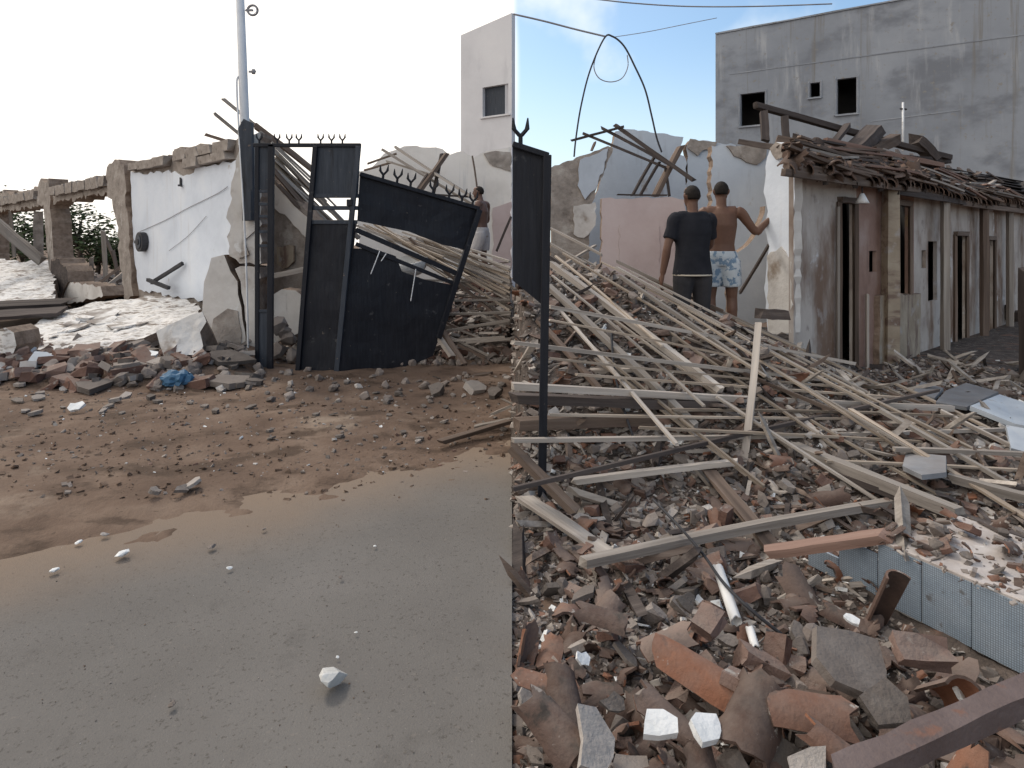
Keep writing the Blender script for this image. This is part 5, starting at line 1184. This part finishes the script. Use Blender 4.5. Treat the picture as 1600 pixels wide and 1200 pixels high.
# ------------------------------------------------------------------ RIGHT: pieces of the near rubble one can pick out
def shard(me, px, py, Y, rot, s, lab, cat, name, lift=0.0, col=None):
    o = place(name, me, P(px, py, Y), tuple(R(q) for q in rot), s); return tag(o, lab, cat, 'pieces in the near rubble')
def Yg(py, z=.12): return F * (CH - z) / (py - HZ)
full = [tile_mesh(80 + i, True, .30, .21, True) for i in range(6)]
whole = tile_mesh(90, False, .36, .17, True)
bigplate = [plate_mesh(60 + i, M['chunk'], .3, .035, (5, 7)) for i in range(5)]
white = [plate_mesh(80 + i, M['chip_white'], .11, .022, (7, 9)) for i in range(6)]
brk = [brick_mesh(30 + i) for i in range(3)]
for me, px, py, rot, s, lab, cat, nm in (
    (full[0], 1090, 1045, (18, 10, 62), .95, 'large dark brown barrel tile lying in the middle of the near rubble', 'roof tile', 'roof_tile'),
    (full[1], 1036, 1000, (-12, 14, 100), .72, 'orange-brown broken tile above the large dark one', 'roof tile', 'roof_tile'),
    (brk[0], 1106, 972, (8, -22, 38), .95, 'reddish brick fragment beside the white pipe', 'brick', 'brick'),
    (bigplate[0], 1072, 938, (48, 5, 20), .48, 'rough pale plaster chunk standing on edge near the pipe', 'plaster chunk', 'plaster_chunk'),
    (full[2], 942, 962, (10, 8, 75), .68, 'broken tile with an orange end at the left of the rubble', 'roof tile', 'roof_tile'),
    (white[0], 1030, 1134, (28, -6, 10), 1.15, 'bright white plaster chip, left of the near pair', 'plaster chip', 'plaster_chip'),
    (white[1], 1106, 1140, (22, 10, 30), 1.25, 'bright white plaster chip, right of the near pair', 'plaster chip', 'plaster_chip'),
    (bigplate[1], 930, 1158, (38, -10, 80), .85, 'large flat grey plate at the bottom of the rubble', 'plaster plate', 'plaster_plate'),
    (full[3], 848, 1066, (10, 22, 80), .6, 'brown tile cut by the road edge', 'roof tile', 'roof_tile'),
    (full[4], 862, 1128, (20, -8, 40), .7, 'dusty brown tile piece below the one at the road edge', 'roof tile', 'roof_tile'),
    (full[5], 886, 1086, (30, 20, 20), .62, 'grey-brown curved tile stump left of the white chips', 'roof tile', 'roof_tile'),
    (bigplate[2], 1332, 1030, (24, 8, 30), 1.15, 'big light grey concrete slab piece by the mosaic slab', 'concrete piece', 'concrete_piece'),
    (whole, 1382, 934, (-68, 6, 12), .72, 'brown barrel tile standing upright against the mosaic slab', 'roof tile', 'roof_tile'),
    (brk[1], 1437, 1018, (30, 6, -6), 1.05, 'flat rectangular terracotta block under the mosaic slab', 'brick', 'brick'),
    (whole, 1482, 1078, (-40, 20, -22), .75, 'long brown barrel tile leaning up to the mosaic slab', 'roof tile', 'roof_tile'),
    (white[2], 1504, 1080, (44, -8, 60), .95, 'white plaster chip beside the purple-brown beam', 'plaster chip', 'plaster_chip'),
    (bigplate[3], 1392, 1106, (20, -6, 20), .62, 'pale plaster plate with a small stone on it', 'plaster plate', 'plaster_plate'),
    (stone_mesh(70, M['terracotta'], .1, .5), 1214, 1070, (50, 0, 0), .62, 'rounded orange tile fragment left of the grey concrete piece', 'tile fragment', 'tile_fragment'),
    (full[1], 1256, 1104, (10, 8, 88), .95, 'long curved brown tile in front of the grey concrete piece', 'roof tile', 'roof_tile'),
    (full[4], 1312, 1172, (24, 10, 60), .66, 'cream dusty tile piece at the bottom edge', 'roof tile', 'roof_tile'),
    (bigplate[4], 1262, 1188, (26, -12, 10), .42, 'small cream plate beside the cream tile at the bottom edge', 'plaster plate', 'plaster_plate'),
    (full[2], 1175, 1120, (20, 10, -35), .9, 'long grey-brown tile pointing down between chips and slab', 'roof tile', 'roof_tile'),
    (white[3], 912, 1030, (30, 30, 10), .55, 'small white chip above the grey-brown tile stump', 'plaster chip', 'plaster_chip'),
    (brk[2], 1150, 1062, (10, 20, 60), .8, 'broken brick end right of the large dark tile', 'brick', 'brick'),
    (white[4], 1332, 968, (20, 0, 5), .55, 'small cream fragment in the shade of the mosaic slab', 'plaster chip', 'plaster_chip'),
    (bigplate[1], 960, 1100, (24, 10, 40), .38, 'pale broken plaster lump above the large flat plate', 'plaster chunk', 'plaster_chunk')):
    shard(me, px, py, Yg(py), rot, s, lab, cat, nm)

# scattered pieces of the heap: parts of it, then the crumbs
def on_mosaic(x, y):
    q = Vector((x, y, 0)) - Vector((a_.x, a_.y, 0)); s = q.dot(mu); dd_ = -q.dot(mnv); return .36 < s < ML and -.06 < dd_ < .62
def near_face(x, y):
    q = Vector((x, y, 0)) - Vector((a_.x, a_.y, 0)); return -.1 < q.dot(mu) < ML and 0 < q.dot(mnv) < .22
rs = random.Random(12)
def rpos(ymin=1.9, ymax=8.2, pw=1.6):
    while True:
        y = ymin + (ymax - ymin) * rs.random() ** pw; x = rs.uniform(.03, min(y * .80, 8))
        if x > 4.0 and y > 8: continue
        if near_face(x, y): continue
        s = (Vector((x, y, 0)) - Vector((HP.a.x, HP.a.y, 0))).dot(HP.n)
        if x > HP.a.x - .3 and s < 1.1: continue
        return x, y
def put(name, lib, n, smin, smax, tilt, ymin, ymax, pw, sink=.0):
    for i in range(n):
        x, y = rpos(ymin, ymax, pw); z = rough_right(x, y)
        s = rs.uniform(smin, smax)
        if on_mosaic(x, y): z = MH + .03; s *= .6
        o = place(name, lib[rs.randrange(len(lib))], (x, y, z + .03 * s - sink), (rs.gauss(0, tilt), rs.gauss(0, tilt), rs.uniform(0, 6.28)), s)
        o.parent = heapR
put('tile_shard', TILES, 295, .36, .82, .42, 1.9, 6.5, 1.7)
put('plaster_chunk', CHUNKS, 280, .35, 1.15, .4, 1.9, 7.8, 1.2)
put('brick', BRICKS, 110, .6, 1.1, .4, 1.9, 7.5, 1.2)
put('stone', STONES, 150, .4, 1.2, .8, 1.9, 7.8, 1.2)
WD = [M['terracotta'], M['chunk'], M['stone'], M['wood_grey'], M['chip_white']]
def samp(ymin, ymax, pw):
    def f(r):
        while True:
            y = ymin + (ymax - ymin) * r.rand() ** pw; x = r.uniform(.0, min(y * .8, 8.2))
            s = (Vector((x, y, 0)) - Vector((HP.a.x, HP.a.y, 0))).dot(HP.n)
            if x > HP.a.x - .3 and s < .2: continue
            z = rough_right(x, y)
            if on_mosaic(x, y):
                if r.rand() < .75: continue
                z = MH + .012
            return (x, y, z)
    return f
grit('rubble_crumbs', 17000, samp(1.8, 5, 1.3), (.008, .055), WD, [.3, .33, .25, .09, .03], heapR, 3)
grit('rubble_fragments', 15000, samp(3.4, 9.2, 1.0), (.015, .085), WD, [.25, .35, .26, .12, .02], heapR, 4)
grit('splinters', 900, samp(3, 8.5, 1.0), (.06, .32), [M['wood_grey'], M['wood_brown'], M['wood_dark']], [.45, .35, .2], heapR, 5, 1.0)

# ------------------------------------------------------------------ LEFT: rubble before the wall, on the verge and the road
rl = random.Random(31)
def hv(x, y): return h_dirt(x, y)
strip = empty('rubble_strip', (-4, 7.3, 0), 'strip of bricks, plaster lumps and flat stones along the foot of the fallen wall', 'rubble strip')
def putL(name, lib, n, px0, px1, py0, py1, smin, smax, tilt, hf=hv, lift=.02, parent=strip):
    for i in range(n):
        px = rl.uniform(px0, px1); py = py0 + (py1 - py0) * rl.random(); p = G(px, py, .05); z = hf(p.x, p.y); s = rl.uniform(smin, smax)
        if p.x > -.05: continue
        o = place(name, lib[rl.randrange(len(lib))], (p.x, p.y, z + lift * s), (rl.gauss(0, tilt), rl.gauss(0, tilt), rl.uniform(0, 6.28)), s); keep(o, parent)
putL('plaster_chunk', CHUNKS, 150, -20, 400, 552, 606, .8, 2.6, .3)
putL('plaster_chunk', CHUNKS, 30, -20, 420, 600, 650, .5, 1.2, .15)
putL('brick', BRICKS, 130, -20, 320, 548, 608, 1.0, 2.0, .3)
putL('stone', STONES, 110, -20, 420, 552, 610, .7, 2.0, .6)
putL('stone', STONES, 45, 400, 790, 580, 630, .4, 1.2, .5)
putL('plaster_chunk', CHUNKS, 50, 400, 795, 585, 690, .3, .8, .2)
for lib, nm, px, py, rot, s, lab, cat in (
    (BRICKS[0], 'brick', 130, 578, (8, 4, 10), 2.6, 'long dusty red brick lump in the rubble strip', 'brick'),
    (bigplate[0], 'plaster_plate', 146, 602, (10, 3, 20), 1.9, 'wide brown slab lying flat at the front of the rubble strip', 'slab'),
    (STONES[10], 'stone', 213, 566, (70, 20, 10), 4.2, 'light grey rounded block in the middle of the rubble strip', 'stone'),
    (bigplate[1], 'plaster_plate', 306, 566, (40, -10, 10), 1.2, 'pale tilted plate before the fallen block', 'plaster plate'),
    (white[0], 'plaster_chip', 64, 586, (50, 0, 40), 2.6, 'pale angular lump at the left end of the rubble strip', 'plaster chunk'),
    (white[1], 'plaster_chip', 30, 578, (30, 10, 0), 3.6, 'large white angular lump near the left edge', 'plaster chunk'),
    (white[2], 'plaster_chip', 236, 583, (25, 0, 0), 1.7, 'small white lump right of the grey rounded block', 'plaster chunk'),
    (bigplate[2], 'plaster_plate', 362, 580, (12, 12, 5), 1.6, 'flat grey plate at the foot of the corner pier', 'plaster plate'),
    (bigplate[3], 'plaster_plate', 360, 597, (6, 5, 5), 1.5, 'flat dark plate in front of the corner pier, lower one', 'plaster plate'),
    (white[3], 'plaster_chip', 120, 632, (30, 0, 0), 1.3, 'white lump on the dirt below the brown slab', 'plaster chunk')):
    p = G(px, py, .1); tag(place(nm, lib, (p.x, p.y, hv(p.x, p.y) + .06), tuple(R(q) for q in rot), s), lab, cat, 'big pieces along the rubble strip')
# crumpled blue bag
bm = bmesh.new(); bmesh.ops.create_icosphere(bm, subdivisions=3, radius=1)
for v in bm.verts:
    k = 1 + .35 * mn.noise(v.co * 2.2) + .18 * mn.noise(v.co * 6); v.co = Vector((v.co.x * .17 * k, v.co.y * .12 * k, max(-.04, v.co.z * .11 * k)))
o = from_bm('bag', bm, [M['plastic_blue']]); p = G(275, 606, .05); o.location = (p.x, p.y, hv(p.x, p.y) + .05); tag(o, 'crumpled blue plastic bag before the rubble strip', 'bag')
o = place('lid', plate_mesh(99, M['plastic_white'], .3, .015, (8, 9)), (p.x, p.y + .05, p.z + .14), (.1, .05, 0), .85); tag(o, 'flat white plastic lid lying on the blue bag', 'lid')
def sampL(px0, px1, py0, py1, hf):
    def f(r):
        while True:
            p = G(r.uniform(px0, px1), py0 + (py1 - py0) * r.rand() ** 1.3, .05)
            if p.x < -.04: return (p.x, p.y, hf(p.x, p.y))
    return f
WL = [M['brick'], M['chunk'], M['stone'], M['wood_grey'], M['chip_white']]
grit('rubble_crumbs', 3500, sampL(-30, 400, 548, 625, hv), (.03, .14), WL, [.25, .35, .32, .06, .02], strip, 6)
o = grit('dirt_clods', 2200, sampL(-30, 798, 585, 775, hv), (.004, .04), [M['dirt'], M['stone']], [.85, .15], None, 17, 0); tag(o, 'crumbled brown clods of earth lying over the dirt verge', 'earth clods')
o = grit('verge_grit', 1100, sampL(-30, 798, 590, 735, hv), (.008, .035), WL, [.15, .3, .45, .05, .05], None, 7); tag(o, 'fine stones and plaster crumbs strewn over the dirt verge', 'grit')
def sampM(r):
    while True:
        y = r.uniform(8.5, 12.5); x = r.uniform(-3.2, -.04)
        return (x, y, rough_left(x, y))
grit('rubble_crumbs', 3500, sampM, (.03, .16), WL, [.25, .3, .28, .16, .01], heapL, 8)
def sampM2(r):
    while True:
        y = r.uniform(10, 19); x = r.uniform(-14, -3.4)
        if y > 9.8 - .9 * (x + 3.6) + .4: return (x, y, rough_left(x, y))
grit('rubble_lumps', 2500, sampM2, (.06, .3), WL, [.15, .35, .28, .2, .02], heapL, 9)
for i in range(70):
    y = rl.uniform(8.5, 11.5); x = rl.uniform(-1.3, -.06)
    place(('brick', 'plaster_chunk')[i % 2], (BRICKS, CHUNKS)[i % 2][i % 8], (x, y, rough_left(x, y) + .04), (rl.gauss(0, .4), rl.gauss(0, .4), rl.uniform(0, 6)), rl.uniform(.8, 1.6)).parent = heapL
for i in range(40):
    x = rl.uniform(-2.4, -.08); y = rl.uniform(8.3, 8.9)
    place('stone', STONES[i % 16], (x, y, max(rough_left(x, y), hv(x, y)) + .03), (rl.uniform(0, 6), rl.uniform(0, 6), 0), rl.uniform(.6, 1.3)).parent = heapL
# low earth ridge with a buried timber before the gate leaf
tag(beam('log', P(588, 608, 7.6), P(768, 588, 7.9), .14, .10, M['wood_brown'], bend=.02), 'half buried brown log on the dirt before the gate leaf', 'log')
tag(beam('plank', G(690, 690, .06), G(797, 658, .10), .07, .03, M['wood_brown']), 'brown plank on the verge running to the rubble heap', 'plank')
tag(beam('plank', G(740, 668, .06), G(797, 656, .08), .05, .03, M['wood_grey']), 'short pale plank above the brown one on the verge', 'plank')
for px, py, s, lab in ((684, 618, 1.9, 'yellowish angular lump on the verge, left of three'), (742, 616, 2.3, 'square pale lump on the verge, middle of three'), (772, 622, 1.6, 'pale flat lump on the verge, right of three'), (284, 765, .9, 'short pale chip at the sandy road edge, lower'), (300, 758, 1.0, 'short pale chip at the sandy road edge, upper'), (240, 771, .7, 'round pale chip at the sandy road edge')):
    p = G(px, py, .05); tag(place('plaster_chip', CHUNKS[int(px) % 14], (p.x, p.y, hv(p.x, p.y) + .04), (R(25), R(10), px), s), lab, 'plaster chip', 'chips on the verge')
def sampR(r):
    while True:
        p = G(r.uniform(-40, 798), 720 + 480 * r.rand() ** 1.5)
        if p.x < -.03 and edge_d(p.x, p.y) < .1: return (p.x, p.y, .002)
o = grit('road_grit', 500, sampR, (.0015, .006), [M['stone'], M['chunk'], M['dirt']], [.4, .3, .3], None, 27, 0); tag(o, 'fine grit scattered over the asphalt', 'grit')
# loose chips on the asphalt
for px, py, s, m, lab in ((517, 1075, 1.35, 'glass_white', 'glassy pale chunk lying alone on the grey asphalt'), (192, 873, .75, 'chip_white', 'elongated white chip near the sandy edge of the asphalt'), (85, 898, .5, 'chip_white', 'round white chip near the left edge of the asphalt'),
                      (331, 861, .5, 'stone', 'dark pebble pair on the asphalt, right of the white chips'), (359, 893, .32, 'chip_white', 'small white chip on the asphalt below the dark pebble'), (269, 1109, .36, 'stone', 'single dark pebble low on the asphalt'),
                      (164, 841, .5, 'chunk', 'pale chip half in the sand, upper'), (123, 853, .4, 'chip_white', 'small white chip half in the sand, lower'), (533, 908, .28, 'stone', 'thin dark pebble in the middle of the asphalt'),
                      (412, 832, .3, 'stone', 'dark pebble at the sandy border of the asphalt'), (586, 858, .22, 'chip_white', 'pale speck near the top of the asphalt'), (556, 994, .16, 'chip_white', 'tiny white speck right above the glassy chunk'), (527, 1033, .16, 'chip_white', 'tiny white speck close above the glassy chunk')):
    p = G(px, py); me = stone_mesh(int(px), M[m], .1, .42)
    tag(place('pebble' if m == 'stone' else 'plaster_chip', me, (p.x, p.y, .022 * s + .012), (.1, .2, px), s), lab, 'pebble' if m == 'stone' else 'plaster chip', 'chips on the asphalt')
